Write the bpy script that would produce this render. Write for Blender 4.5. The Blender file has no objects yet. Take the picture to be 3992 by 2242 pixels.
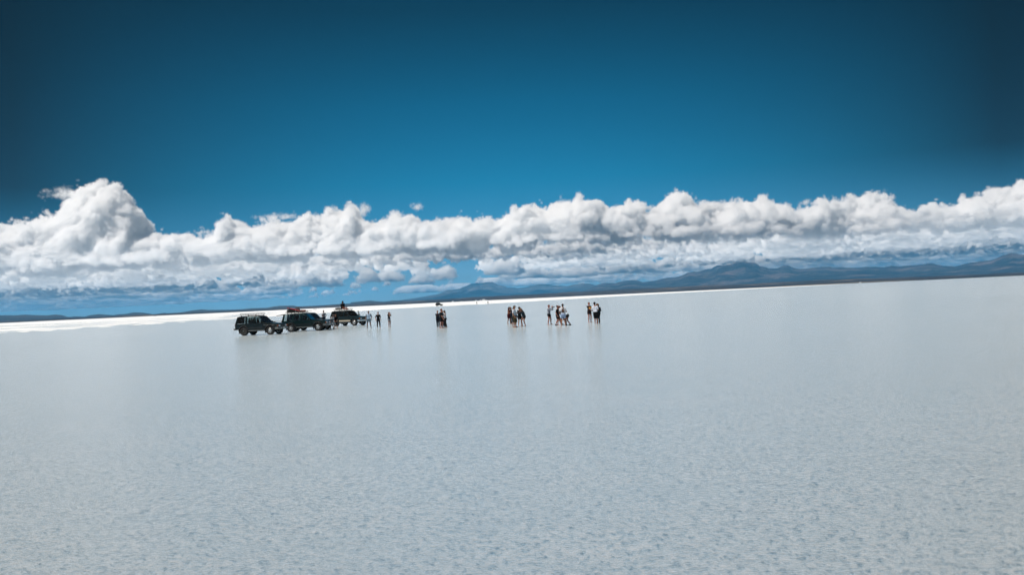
import bpy, bmesh, math, random
import numpy as np
from mathutils import Vector, Matrix, noise as mnoise
R = math.radians
sc = bpy.context.scene
COL = sc.collection
random.seed(7)

# ---------------------------------------------------------------- camera model (the photograph is 3992 x 2242)
PW, PH, F, CAMH = 3992.0, 2242.0, 3105.0, 2.4
TH = math.atan(0.0466)
PITCH = math.atan(44.45 / F)
cT, sT, cP, sP = math.cos(TH), math.sin(TH), math.cos(PITCH), math.sin(PITCH)
SUN_EL, SUN_AZ = R(61), R(203)          # azimuth of the sun measured from +X towards +Y: high, to the left

def ray(u, v):
    dx, dy = u - PW / 2, PH / 2 - v
    x, y = dx * cT + dy * sT, -dx * sT + dy * cT
    return Vector((x, F * cP - y * sP, F * sP + y * cP))

def ground_at(u, v):
    d = ray(u, v); t = CAMH / -d.z
    return Vector((d.x * t, d.y * t, 0.0))

def tan_az(u, v):
    d = ray(u, v); return d.x / d.y

def tan_el(u, v):
    d = ray(u, v); return d.z / math.hypot(d.x, d.y)

cam_d = bpy.data.cameras.new('camera'); cam = bpy.data.objects.new('camera', cam_d); COL.objects.link(cam)
cam_d.sensor_fit = 'HORIZONTAL'; cam_d.sensor_width = 36.0; cam_d.lens = 36.0 * F / PW
cam_d.clip_start = 0.1; cam_d.clip_end = 400000.0
fw = Vector((0, cP, sP)); r0 = Vector((1, 0, 0)); u0 = Vector((0, -sP, cP))
rc = r0 * cT - u0 * sT; uc = r0 * sT + u0 * cT
m = Matrix((rc, uc, -fw)).transposed().to_4x4(); m.translation = (0, 0, CAMH)
cam.matrix_world = m
sc.camera = cam

# ---------------------------------------------------------------- render settings
sc.render.engine = 'CYCLES'
cy = sc.cycles
cy.use_denoising = True
try: cy.denoiser = 'OPENIMAGEDENOISE'
except Exception: pass
cy.max_bounces = 24; cy.diffuse_bounces = 3; cy.glossy_bounces = 3; cy.volume_bounces = 14
cy.transparent_max_bounces = 24; cy.transmission_bounces = 4
cy.use_adaptive_sampling = True; cy.adaptive_threshold = 0.02
cy.caustics_reflective = False; cy.caustics_refractive = False
cy.sample_clamp_indirect = 4.0
sc.view_settings.view_transform = 'Standard'
try: sc.view_settings.look = 'None'
except Exception: pass
sc.view_settings.exposure = 0.10; sc.view_settings.gamma = 1.0; sc.view_settings.use_curve_mapping = False

# ---------------------------------------------------------------- node helpers
class NB:
    """small node-tree builder"""
    def __init__(s, tree): s.t = tree
    def n(s, typ, ins=None, **props):
        nd = s.t.nodes.new(typ)
        for k, v in props.items(): setattr(nd, k, v)
        for k, v in (ins or {}).items():
            sk = nd.inputs[k]
            if hasattr(v, 'is_output'): s.t.links.new(v, sk)
            else: sk.default_value = v
        return nd
    def m(s, op, a, b=None, c=None, clamp=False):
        nd = s.t.nodes.new('ShaderNodeMath'); nd.operation = op; nd.use_clamp = clamp
        for i, v in enumerate((a, b, c)):
            if v is None: continue
            if hasattr(v, 'is_output'): s.t.links.new(v, nd.inputs[i])
            else: nd.inputs[i].default_value = v
        return nd.outputs[0]
    def mix(s, fac, a, b, typ='MIX'):
        nd = s.t.nodes.new('ShaderNodeMix'); nd.data_type = 'RGBA'; nd.blend_type = typ
        for i, v in ((0, fac), (6, a), (7, b)):
            if hasattr(v, 'is_output'): s.t.links.new(v, nd.inputs[i])
            else: nd.inputs[i].default_value = v
        return nd.outputs[2]
    def ramp(s, fac, stops):
        nd = s.t.nodes.new('ShaderNodeValToRGB')
        el = nd.color_ramp.elements
        while len(el) < len(stops): el.new(0.5)
        for e, (p, c) in zip(el, stops):
            e.position = p; e.color = (*c, 1) if len(c) == 3 else c
        s.t.links.new(fac, nd.inputs[0]); return nd.outputs[0]

def new_mat(name):
    mt = bpy.data.materials.new(name); mt.use_nodes = True
    mt.node_tree.nodes.clear(); b = NB(mt.node_tree)
    out = b.n('ShaderNodeOutputMaterial'); return mt, b, out

def mat_simple(name, col, rough=0.6, metal=0.0, vary=0.12, scale=8.0, coat=0.0, spec=0.5):
    """principled surface with a little procedural unevenness in colour and gloss"""
    mt, b, out = new_mat(name)
    tc = b.n('ShaderNodeTexCoord')
    nz = b.n('ShaderNodeTexNoise', {'Vector': tc.outputs['Object'], 'Scale': scale, 'Detail': 4.0, 'Roughness': 0.6})
    lo = tuple(c * (1 - vary) for c in col) + (1,); hi = tuple(min(1, c * (1 + vary)) for c in col) + (1,)
    cc = b.mix(nz.outputs[0], lo, hi)
    rr = b.m('MULTIPLY_ADD', nz.outputs[0], 0.2, rough - 0.1, clamp=True)
    p = b.n('ShaderNodeBsdfPrincipled', {'Base Color': cc, 'Roughness': rr, 'Metallic': metal})
    p.inputs['Coat Weight'].default_value = coat; p.inputs['Coat Roughness'].default_value = 0.08
    p.inputs['Specular IOR Level'].default_value = spec
    b.t.links.new(p.outputs[0], out.inputs[0]); return mt

# ---------------------------------------------------------------- sky, sun
w = bpy.data.worlds.new('World'); sc.world = w; w.use_nodes = True
w.node_tree.nodes.clear(); b = NB(w.node_tree)
wo = b.n('ShaderNodeOutputWorld'); bg = b.n('ShaderNodeBackground'); bg.inputs[1].default_value = 0.094
sky = b.n('ShaderNodeTexSky', sky_type='NISHITA', sun_disc=False, sun_elevation=SUN_EL,
          sun_rotation=R(90) - SUN_AZ, altitude=3650.0, air_density=1.0, dust_density=0.25, ozone_density=5.0)
g = b.n('ShaderNodeTexCoord'); sx = b.n('ShaderNodeSeparateXYZ', {0: g.outputs['Generated']})
# thin dry mountain air: deep teal blue that darkens quickly with height above the horizon
deep = b.ramp(sx.outputs[2], [(0.0, (.46, .58, .66)), (0.037, (.38, .60, .70)), (0.085, (.22, .68, .74)), (0.148, (.03, .66, .69)), (0.24, (.0, .51, .535)), (0.346, (.0, .22, .225)), (0.6, (.01, .20, .22)), (1.0, (.02, .22, .26))])
# lens-like vignette painted into the sky: darker to both sides, more so higher up
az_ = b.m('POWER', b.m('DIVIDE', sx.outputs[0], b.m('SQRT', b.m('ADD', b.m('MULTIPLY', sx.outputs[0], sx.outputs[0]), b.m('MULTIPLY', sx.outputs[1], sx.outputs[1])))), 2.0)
side_dim = b.m('SUBTRACT', 1.0, b.m('MULTIPLY', b.m('MINIMUM', b.m('MULTIPLY', az_, 3.6), 1.0), b.m('MULTIPLY', b.m('MINIMUM', b.m('MULTIPLY', b.m('ABSOLUTE', sx.outputs[2]), 7.0), 1.0), 0.96)))
final = b.mix(1.0, b.mix(1.0, sky.outputs[0], deep, 'MULTIPLY'), b.n('ShaderNodeCombineColor', {0: side_dim, 1: side_dim, 2: side_dim}).outputs[0], 'MULTIPLY')
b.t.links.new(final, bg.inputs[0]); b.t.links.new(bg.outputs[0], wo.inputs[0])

sd = bpy.data.lights.new('sun', 'SUN'); sd.energy = 5.0; sd.angle = R(0.53); sd.color = (1.0, 0.93, 0.86)
so = bpy.data.objects.new('sun', sd); COL.objects.link(so)
sdir = Vector((math.cos(SUN_EL) * math.cos(SUN_AZ), math.cos(SUN_EL) * math.sin(SUN_AZ), math.sin(SUN_EL)))
so.rotation_euler = sdir.to_track_quat('Z', 'Y').to_euler(); so.location = sdir * 200

# ---------------------------------------------------------------- object helpers
def link(name, me, mat=None, parent=None, smooth=False):
    if isinstance(me, bmesh.types.BMesh):
        bm = me; me = bpy.data.meshes.new(name)
        bmesh.ops.recalc_face_normals(bm, faces=bm.faces); bm.to_mesh(me); bm.free()
    o = bpy.data.objects.new(name, me); COL.objects.link(o)
    if mat is not None:
        for mm in (mat if isinstance(mat, (list, tuple)) else [mat]): me.materials.append(mm)
    if smooth: me.polygons.foreach_set('use_smooth', [True] * len(me.polygons))
    if parent is not None: o.parent = parent
    return o

def tag(o, label=None, cat=None, group=None, kind=None):
    if label: o['label'] = label
    if cat: o['category'] = cat
    if group: o['group'] = group
    if kind: o['kind'] = kind
    return o

def empty(name, loc=(0, 0, 0), rz=0.0):
    o = bpy.data.objects.new(name, None); COL.objects.link(o)
    o.empty_display_size = 0.3; o.location = loc; o.rotation_euler = (0, 0, rz); return o

def copy_tree(o, parent=None):
    c = o.copy(); COL.objects.link(c); c.parent = parent
    for ch in list(o.children): copy_tree(ch, c)
    return c

def mesh_np(name, verts, faces):
    me = bpy.data.meshes.new(name)
    me.from_pydata([tuple(v) for v in verts], [], [tuple(f) for f in faces]); me.update(); return me

def fbm(x, y, z=0.0, o=5, s=1.0):
    return mnoise.fractal(Vector((x * s, y * s, z)), 0.9, 2.1, o, noise_basis='PERLIN_ORIGINAL')

# ---------------------------------------------------------------- salt flat
mt, b, out = new_mat('salt')
tc = b.n('ShaderNodeTexCoord')
n1 = b.n('ShaderNodeTexNoise', {'Vector': tc.outputs['Object'], 'Scale': 0.02, 'Detail': 6.0, 'Roughness': 0.65})
n2 = b.n('ShaderNodeTexNoise', {'Vector': tc.outputs['Object'], 'Scale': 3.5, 'Detail': 7.0, 'Roughness': 0.7})
n3 = b.n('ShaderNodeTexNoise', {'Vector': tc.outputs['Object'], 'Scale': 30.0, 'Detail': 5.0, 'Roughness': 0.7})
f1 = b.m('MULTIPLY_ADD', n2.outputs[0], 0.55, b.m('MULTIPLY', n1.outputs[0], 0.45))
c1 = b.ramp(f1, [(0.30, (0.66, 0.69, 0.71)), (0.5, (0.79, 0.82, 0.84)), (0.7, (0.84, 0.87, 0.885))])
c2 = b.mix(b.ramp(n3.outputs[0], [(0.38, (0.45,) * 3), (0.52, (0, 0, 0))]), c1, (0.56, 0.56, 0.55, 1))
# thin raised seams of the salt polygons
vo = b.n('ShaderNodeTexVoronoi', {'Vector': b.n('ShaderNodeVectorMath', {0: tc.outputs['Object'], 1: b.n('ShaderNodeVectorMath', {0: n2.outputs['Color'], 'Scale': 0.5}, operation='SCALE').outputs[0]}, operation='ADD').outputs[0], 'Scale': 0.55}, feature='DISTANCE_TO_EDGE')
seam = b.m('MULTIPLY', b.m('SUBTRACT', 1.0, b.m('DIVIDE', vo.outputs['Distance'], 0.022, clamp=True)), b.ramp(n1.outputs[0], [(0.45, (0, 0, 0)), (0.62, (0.8,) * 3)]))
c2 = b.mix(seam, c2, (0.90, 0.92, 0.93, 1))
hgt = b.m('ADD', b.m('MULTIPLY', n2.outputs[0], 0.5), b.m('MULTIPLY', n3.outputs[0], 0.12))
bp = b.n('ShaderNodeBump', {'Height': hgt, 'Strength': 0.55, 'Distance': 0.06})
p = b.n('ShaderNodeBsdfPrincipled', {'Base Color': c2, 'Roughness': 0.8, 'Normal': bp.outputs[0]})
p.inputs['Specular IOR Level'].default_value = 0.2
b.t.links.new(p.outputs[0], out.inputs[0]); SALT = mt

bm = bmesh.new()
rings = [0, 5, 15, 40, 100, 250, 600, 1500, 4000, 9000, 33000, 42000]  # outermost ring, unseen behind the hills, added to bounce light onto the clouds
prev = None
for r in rings:
    cur = [bm.verts.new((r * math.cos(a * math.tau / 96), r * math.sin(a * math.tau / 96), 0)) for a in range(96)] if r else [bm.verts.new((0, 0, 0))]
    if prev is not None:
        for i in range(96):
            j = (i + 1) % 96
            if len(prev) == 1: bm.faces.new((prev[0], cur[i], cur[j]))
            else: bm.faces.new((prev[i], cur[i], cur[j], prev[j]))
    prev = cur
tag(link('salt_flat', bm, SALT), 'flat white salt crust reaching to the far shore', None, None, 'structure')

# ---------------------------------------------------------------- shallow water
mt, b, out = new_mat('shallow_water')
tc = b.n('ShaderNodeTexCoord')
def stretched(sx_, sy_, rot=0.0):
    return b.n('ShaderNodeMapping', {'Vector': tc.outputs['Object'], 'Scale': (sx_, sy_, 1), 'Rotation': (0, 0, rot)}).outputs[0]
r1 = b.n('ShaderNodeTexNoise', {'Vector': stretched(13.0, 18.0, 0.25), 'Scale': 1.0, 'Detail': 5.0, 'Roughness': 0.62, 'Distortion': 0.9})
r2 = b.n('ShaderNodeTexNoise', {'Vector': stretched(34.0, 50.0, -0.15), 'Scale': 1.0, 'Detail': 4.0, 'Roughness': 0.6})
r3 = b.n('ShaderNodeTexNoise', {'Vector': stretched(0.35, 0.9, 0.1), 'Scale': 1.0, 'Detail': 5.0, 'Roughness': 0.6})
hh = b.m('ADD', b.m('MULTIPLY', r1.outputs[0], 1.0), b.m('MULTIPLY', r2.outputs[0], 0.35))
bp = b.n('ShaderNodeBump', {'Height': hh, 'Strength': 0.8, 'Distance': 0.009})
fr = b.n('ShaderNodeFresnel', {'IOR': 1.33, 'Normal': bp.outputs[0]})
fac = b.m('MINIMUM', b.m('MULTIPLY', fr.outputs[0], 0.92), 0.55)
gl = b.n('ShaderNodeBsdfGlossy', {'Color': (0.95, 0.97, 1, 1), 'Roughness': 0.15, 'Normal': bp.outputs[0]})
# the water is only centimetres deep: brine over grey-blue wet salt, with ripple light and dark painted into its colour
shade = b.m('MULTIPLY_ADD', b.m('ADD', b.m('SUBTRACT', r1.outputs[0], 0.5), b.m('MULTIPLY', b.m('SUBTRACT', r2.outputs[0], 0.5), 0.6)), b.m('MULTIPLY_ADD', r3.outputs[0], 3.2, 0.3), b.m('MULTIPLY_ADD', b.m('SUBTRACT', r3.outputs[0], 0.5), 0.22, 0.5))
tint = b.ramp(shade, [(0.14, (0.46, 0.56, 0.61)), (0.40, (0.82, 0.88, 0.91)), (0.55, (0.90, 0.94, 0.955)), (0.80, (0.985, 0.99, 0.99))])
tr = b.n('ShaderNodeBsdfTransparent', {'Color': tint})
mx = b.n('ShaderNodeMixShader', {0: fac, 1: tr.outputs[0], 2: gl.outputs[0]})
b.t.links.new(mx.outputs[0], out.inputs[0]); WATER = mt

edge_px = [(-700, 1345), (-300, 1318), (0, 1300), (300, 1281), (600, 1263), (800, 1251), (920, 1244), (1100, 1232), (1400, 1213), (1660, 1197.5),
           (1920, 1184), (2300, 1162), (2600, 1144.5), (2900, 1129), (3100, 1118), (3200, 1113.2), (3300, 1107)]
epts = []
for u, v in edge_px:
    g_ = ground_at(u, v); epts.append((math.atan2(g_.x, g_.y), math.hypot(g_.x, g_.y)))
epts = [(-math.pi, 150), (-1.6, 150)] + epts + [(epts[-1][0] + 0.02, 5600), (1.2, 5600), (1.7, 300), (math.pi, 150)]
ea = np.array([e[0] for e in epts]); er = np.log(np.array([e[1] for e in epts]))
angs = sorted(set(list(np.linspace(-math.pi, -0.75, 60)) + list(np.linspace(-0.75, 0.75, 2600)) + list(np.linspace(0.75, math.pi, 60))))
verts, faces = [], []
fracs = [0.0, 0.15, 0.5, 0.85, 1.0]
for a in angs:
    rr = math.exp(np.interp(a, ea, er))
    amp = 0.13 if a < -0.25 else 0.05
    rr *= 1 + amp * fbm(a * 60, 3.1, 0, 4) + amp * 1.1 * fbm(a * 9, 8.7, 0, 3) + 0.02 * random.uniform(-1, 1)
    rr = min(rr, 5600)
    for f_ in fracs: verts.append((rr * f_ * math.sin(a), rr * f_ * math.cos(a), 0.012))
k = len(fracs)
for i in range(len(angs) - 1):
    for j in range(k - 1):
        q = [i * k + j, (i + 1) * k + j, (i + 1) * k + j + 1, i * k + j + 1]
        if j == 0: q = [q[0], q[2], q[3]]
        faces.append(q[::-1])
rs = random.Random(11); STREAKS = []
for k_ in range(46):
    u_ = rs.uniform(-250, 1000); t_ = rs.random() ** 1.6
    vb = np.interp(u_, [q[0] for q in edge_px], [q[1] for q in edge_px]); vs_ = 1260 - 0.0466 * u_
    v_ = vb - 0.5 - t_ * (vb - vs_) * 0.62; ln = rs.uniform(60, 260)
    d_ = CAMH * F / (v_ - vs_ + 1.5)
    STREAKS.append((u_ - ln / 2, v_ + 0.0466 * ln / 2, u_ + ln / 2, v_ - 0.0466 * ln / 2, d_ * d_ / 7452 * rs.uniform(0.9, 3.2) * (1 - 0.6 * t_), 20 + k_))
# long shallow pools lying further out on the dry salt
for (u0_, v0_, u1_, v1_, wd, seed) in [(-200, 1281, 420, 1255.5, 46, 1), (300, 1257, 760, 1235.5, 26, 2), (560, 1252, 1050, 1226, 10, 3), (-100, 1288, 260, 1271, 16, 4),
                                       (1180, 1222, 1330, 1213, 14, 5), (700, 1240, 1000, 1225, 12, 6)] + STREAKS:
    A, B = ground_at(u0_, v0_), ground_at(u1_, v1_)
    d = (B - A); n_ = Vector((-d.y, d.x, 0)).normalized(); base = len(verts); N = 160
    for i in range(N + 1):
        t = i / N; c_ = A + d * t + n_ * (22 * fbm(t * 3, seed * 3.3, 0, 3))
        hw = wd * math.sin(math.pi * t) ** 0.6 * max(0.06, 0.55 + 0.9 * fbm(t * 14, seed * 7.7, 0, 4))
        verts.append(tuple(c_ + n_ * hw)[:2] + (0.012,)); verts.append(tuple(c_ - n_ * hw)[:2] + (0.012,))
    for i in range(N): faces.append((base + 2 * i, base + 2 * i + 1, base + 2 * i + 3, base + 2 * i + 2))
me = mesh_np('water', verts, faces)
tag(link('water', me, WATER), 'thin rippled sheet of water standing on the salt', None, None, 'structure')

# ---------------------------------------------------------------- hills and shore plain (polar height fields with real depth)
def terrain_mat(name, dark, mid, light, patch=0.5, stripes=0.0):
    mt, b, out = new_mat(name)
    tc = b.n('ShaderNodeTexCoord')
    mp = b.n('ShaderNodeMapping', {'Vector': tc.outputs['Object'], 'Scale': (0.0009, 0.0014, 0.004)})
    a1 = b.n('ShaderNodeTexNoise', {'Vector': mp.outputs[0], 'Scale': 1.0, 'Detail': 8.0, 'Roughness': 0.65})
    mp2 = b.n('ShaderNodeMapping', {'Vector': tc.outputs['Object'], 'Scale': (0.00022, 0.0016, 0.012)})
    a2 = b.n('ShaderNodeTexNoise', {'Vector': mp2.outputs[0], 'Scale': 1.0, 'Detail': 6.0, 'Roughness': 0.6})
    c = b.ramp(a1.outputs[0], [(0.38, dark), (0.52, mid), (0.66, light)])
    if stripes:
        c = b.mix(b.ramp(a2.outputs[0], [(0.56, (0, 0, 0)), (0.63, (stripes,) * 3), (0.70, (0, 0, 0))]), c, (0.44, 0.34, 0.22, 1))
    a3 = b.n('ShaderNodeTexNoise', {'Vector': tc.outputs['Object'], 'Scale': 0.012, 'Detail': 8.0, 'Roughness': 0.7})
    bp = b.n('ShaderNodeBump', {'Height': a3.outputs[0], 'Strength': 1.0, 'Distance': 110.0})
    p = b.n('ShaderNodeBsdfPrincipled', {'Base Color': c, 'Roughness': 0.95, 'Normal': bp.outputs[0]})
    p.inputs['Specular IOR Level'].default_value = 0.1
    b.t.links.new(p.outputs[0], out.inputs[0]); return mt

def ridge(name, pts, dist, depth, mat, label, na=700, nr=46, rough=0.14, seed=0.0, foot=0.0):
    """range of hills: crest elevations read off the photograph at a given distance, with slopes on both sides"""
    az = [math.atan(tan_az(u, v)) for u, v in pts]; el = [max(0, tan_el(u, v)) for u, v in pts]
    aa = np.linspace(az[0], az[-1], na); ee = np.interp(aa, az, el)
    vs, fs = [], []
    for i, a in enumerate(aa):
        for j in range(nr):
            t = j / (nr - 1); q = (t - 0.55) / 0.55 if t < 0.55 else (t - 0.55) / 0.45
            prof = max(0.0, 1 - abs(q) ** 1.25)
            rr = dist + depth * (t - 0.55)
            px, py = rr * math.sin(a), rr * math.cos(a)
            n1 = fbm(px / 1500 + seed, py / 1500, 0, 6); n2 = 1 - abs(fbm(px / 2600 + seed, py / 2600, 4.0, 5)) * 2
            hgt = rr * ee[i] * (prof + rough * (n1 * 1.3 + 0.5 * (n2 - 0.7)) * prof ** 0.5 * (1 - 0.75 * max(0, 1 - abs(q) * 4)))
            if t in (0.0, 1.0): hgt = -3
            vs.append((px, py, hgt + foot * prof))
    for i in range(na - 1):
        for j in range(nr - 1):
            fs.append((i * nr + j, (i + 1) * nr + j, (i + 1) * nr + j + 1, i * nr + j + 1))
    me = mesh_np(name, vs, fs)
    o = link(name, me, mat, smooth=True)
    return tag(o, label, None, None, 'structure')

LEFT = [(-500, 1255), (-250, 1240), (0, 1229.5), (60, 1229.5), (100, 1227), (150, 1229), (185, 1229.5), (215, 1226), (240, 1228), (262, 1235), (275, 1235), (295, 1233), (330, 1234.5),
        (350, 1229), (385, 1225), (440, 1229), (465, 1225), (490, 1224), (520, 1218), (560, 1219), (600, 1226), (640, 1219), (660, 1222), (680, 1221), (720, 1215),
        (755, 1209), (790, 1206), (810, 1208), (850, 1208), (910, 1207), (940, 1206), (980, 1202), (1040, 1200), (1065, 1195), (1090, 1192), (1145, 1191), (1158, 1195),
        (1200, 1193), (1260, 1190), (1310, 1186), (1340, 1184), (1365, 1183), (1369, 1179), (1400, 1176), (1440, 1172), (1475, 1175), (1500, 1176), (1530, 1172), (1570, 1171), (1640, 1171), (1700, 1173), (1780, 1176)]
CONE = [(1480, 1185), (1525, 1177), (1550, 1173), (1600, 1166), (1650, 1158), (1700, 1149), (1740, 1133), (1790, 1124), (1830, 1107), (1860, 1102), (1885, 1104), (1905, 1097), (1920, 1098),
        (1935, 1107), (1960, 1115), (1975, 1120), (2000, 1121), (2015, 1124), (2050, 1120), (2100, 1112), (2130, 1113), (2180, 1114), (2220, 1114), (2245, 1111), (2270, 1109), (2300, 1108),
        (2320, 1113), (2345, 1113), (2420, 1118), (2520, 1130), (2600, 1137)]
MASS = [(2240, 1150), (2290, 1128), (2345, 1109), (2365, 1105), (2400, 1105), (2430, 1097), (2460, 1092), (2480, 1093), (2505, 1099), (2560, 1091), (2600, 1082), (2640, 1076), (2665, 1068), (2685, 1061),
        (2715, 1062), (2740, 1057), (2770, 1054), (2800, 1040), (2830, 1041), (2850, 1042), (2870, 1038), (2900, 1035), (2930, 1036), (2945, 1033), (2960, 1040), (3000, 1049), (3030, 1048),
        (3060, 1038), (3075, 1038), (3090, 1044), (3120, 1048), (3150, 1046), (3190, 1043), (3220, 1046), (3260, 1048), (3300, 1046), (3450, 1041), (3475, 1035), (3500, 1039), (3560, 1037),
        (3600, 1036), (3635, 1031), (3680, 1034), (3720, 1036), (3780, 1026), (3830, 1021), (3865, 1017), (3910, 1001), (3945, 990), (3975, 999), (4100, 1000), (4400, 985), (4800, 990)]
HILL_A = terrain_mat('hill_scrub', (0.030, 0.032, 0.034), (0.060, 0.060, 0.058), (0.11, 0.10, 0.09))
HILL_B = terrain_mat('volcanic_slope', (0.045, 0.055, 0.068), (0.075, 0.085, 0.10), (0.14, 0.135, 0.14))  # distance haze put into the colour: bluish rock, here and on the massif
HILL_C = terrain_mat('mountain_scrub', (0.015, 0.02, 0.026), (0.05, 0.052, 0.058), (0.19, 0.15, 0.14))
PLAIN = terrain_mat('shore_scrub', (0.032, 0.028, 0.027), (0.060, 0.050, 0.045), (0.13, 0.10, 0.08), stripes=0.75)
ridge('hills', LEFT, 15000, 6000, HILL_A, 'low dark blue hills behind the salt on the left', seed=1.0)
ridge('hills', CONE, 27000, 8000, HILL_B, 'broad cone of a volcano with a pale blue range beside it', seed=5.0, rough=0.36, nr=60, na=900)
ridge('hills', MASS, 20000, 9000, HILL_C, 'long rugged mountain massif on the right shore', seed=9.0, rough=0.36, nr=64, na=900)

PL = [(-600, 3), (0, 5), (600, 5), (1000, 5), (1300, 9), (1700, 12), (2000, 17), (2400, 20), (2800, 20), (3200, 19), (3600, 13), (3992, 10), (4600, 8)]
na, nr = 700, 60; vs, fs = [], []
aa = np.linspace(math.atan((-600 - 1996) / F), math.atan((4600 - 1996) / F), na)
pa = [math.atan((u - 1996) / F) for u, _ in PL]
for a in aa:
    e = np.interp(a, pa, [q for _, q in PL]) / F
    for j in range(nr):
        t = j / (nr - 1); rr = 4950 + 7500 * t + 220 * fbm(a * 14, 2.0, 0, 4) * (1 - t)
        h_ = -2 + 3.5 * min(1, t * 22) + e * 12000 * t ** 1.15 * (1 - 0.2 * t) + (2 + 16 * t) * fbm(rr * math.sin(a) / 700, rr * math.cos(a) / 700, 1.0, 5)
        vs.append((rr * math.sin(a), rr * math.cos(a), h_))
for i in range(na - 1):
    for j in range(nr - 1): fs.append((i * nr + j, (i + 1) * nr + j, (i + 1) * nr + j + 1, i * nr + j + 1))
tag(link('shore', mesh_np('shore', vs, fs), PLAIN, smooth=True), 'dark brown scrub plain with tan streaks along the far shore', None, None, 'structure')

# churned wheel ruts under the water beyond the groups
RUT = mat_simple('churned_salt', (0.56, 0.59, 0.62), 0.9, vary=0.2, scale=1.5)
for pts, wd in (([(1700, 1256), (1925, 1243), (2150, 1229), (2400, 1214)], 1.5), ([(1740, 1243), (1925, 1236.5), (2100, 1226)], 1.3), ([(1760, 1240), (1925, 1230.5), (2300, 1207), (2800, 1176)], 1.8),
                ([(1380, 1252), (1560, 1243.5), (1680, 1238)], 1.4), ([(2330, 1222), (2700, 1200), (3000, 1184)], 1.6)):
    G = [ground_at(*q) for q in pts]; P_ = []
    for a_, b_ in zip(G, G[1:]):
        for k in range(40): P_.append(a_.lerp(b_, k / 40))
    bm = bmesh.new(); prev = None
    for i, p_ in enumerate(P_):
        d_ = (P_[min(i + 1, len(P_) - 1)] - P_[max(i - 1, 0)]).normalized(); n_ = Vector((-d_.y, d_.x, 0))
        hw = 0.7 * wd * max(0.05, 0.45 + 0.9 * fbm(i * 0.11, wd * 7, 0, 4)); c_ = p_ + n_ * 1.2 * fbm(i * 0.05, wd * 3, 2.0, 3)
        cur = [bm.verts.new((c_.x + s_ * n_.x * hw, c_.y + s_ * n_.y * hw, 0.004)) for s_ in (-1, 1)]
        if prev: bm.faces.new((prev[0], prev[1], cur[1], cur[0]))
        prev = cur
    tag(link('wheel_track', bm, RUT), 'faint churned wheel track crossing the flooded salt', None, None, 'structure')
# ---------------------------------------------------------------- shape helpers
def add_box(bm, c, s, rz=0.0, taper=None):
    vs = []
    for z in (-.5, .5):
        k = 1.0 if (taper is None or z < 0) else taper
        for x, y in ((-.5, -.5), (.5, -.5), (.5, .5), (-.5, .5)):
            p = Vector((x * s[0] * k, y * s[1] * k, z * s[2])); p.rotate(Matrix.Rotation(rz, 3, 'Z'))
            vs.append(bm.verts.new(p + Vector(c)))
    for f in ((3, 2, 1, 0), (4, 5, 6, 7), (0, 1, 5, 4), (1, 2, 6, 5), (2, 3, 7, 6), (3, 0, 4, 7)): bm.faces.new([vs[i] for i in f])
    return vs

def add_tube(bm, pts, r, n=8, r2=None):
    pts = [Vector(p) for p in pts]; prev = None
    for i, p in enumerate(pts):
        d = (pts[min(i + 1, len(pts) - 1)] - pts[max(i - 1, 0)]).normalized()
        a = d.orthogonal().normalized() if abs(d.z) > 0.95 else d.cross(Vector((0, 0, 1))).normalized()
        bb = d.cross(a); rr = r if r2 is None else r + (r2 - r) * i / (len(pts) - 1)
        cur = [bm.verts.new(p + rr * (a * math.cos(k * math.tau / n) + bb * math.sin(k * math.tau / n))) for k in range(n)]
        if prev:
            for k in range(n): bm.faces.new((prev[k], prev[(k + 1) % n], cur[(k + 1) % n], cur[k]))
        else: bm.faces.new(cur[::-1])
        prev = cur
    bm.faces.new(prev)

def add_lathe(bm, prof, c, axis='Y', n=28):
    """closed profile [(radius, offset)] turned about an axis through c"""
    rows = []
    for r, o in prof:
        row = []
        for k in range(n):
            a = k * math.tau / n
            p = (r * math.cos(a), o, r * math.sin(a)) if axis == 'Y' else (r * math.cos(a), r * math.sin(a), o)
            row.append(bm.verts.new(Vector(c) + Vector(p)))
        rows.append(row)
    for i in range(len(rows)):
        j = (i + 1) % len(rows)
        for k in range(n): bm.faces.new((rows[i][k], rows[i][(k + 1) % n], rows[j][(k + 1) % n], rows[j][k]))

def add_prism(bm, outline, y0, y1, map_=None):
    """side outline [(x, z)] given a thickness in y"""
    mp = map_ or (lambda x, y, z: (x, y, z))
    A = [bm.verts.new(mp(x, y0, z)) for x, z in outline]; B = [bm.verts.new(mp(x, y1, z)) for x, z in outline]
    bm.faces.new(A); bm.faces.new(B[::-1]); n = len(outline)
    for i in range(n): bm.faces.new((A[i], B[i], B[(i + 1) % n], A[(i + 1) % n]))

def bevel(o, w=0.02, seg=2):
    md = o.modifiers.new('bevel', 'BEVEL'); md.width = w; md.segments = seg; md.limit_method = 'ANGLE'; md.angle_limit = R(35); return o

def arc(cx, cz, r, a0, a1, n=9):
    return [(cx + r * math.cos(R(a0 + (a1 - a0) * i / n)), cz + r * math.sin(R(a0 + (a1 - a0) * i / n))) for i in range(n + 1)]

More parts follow.
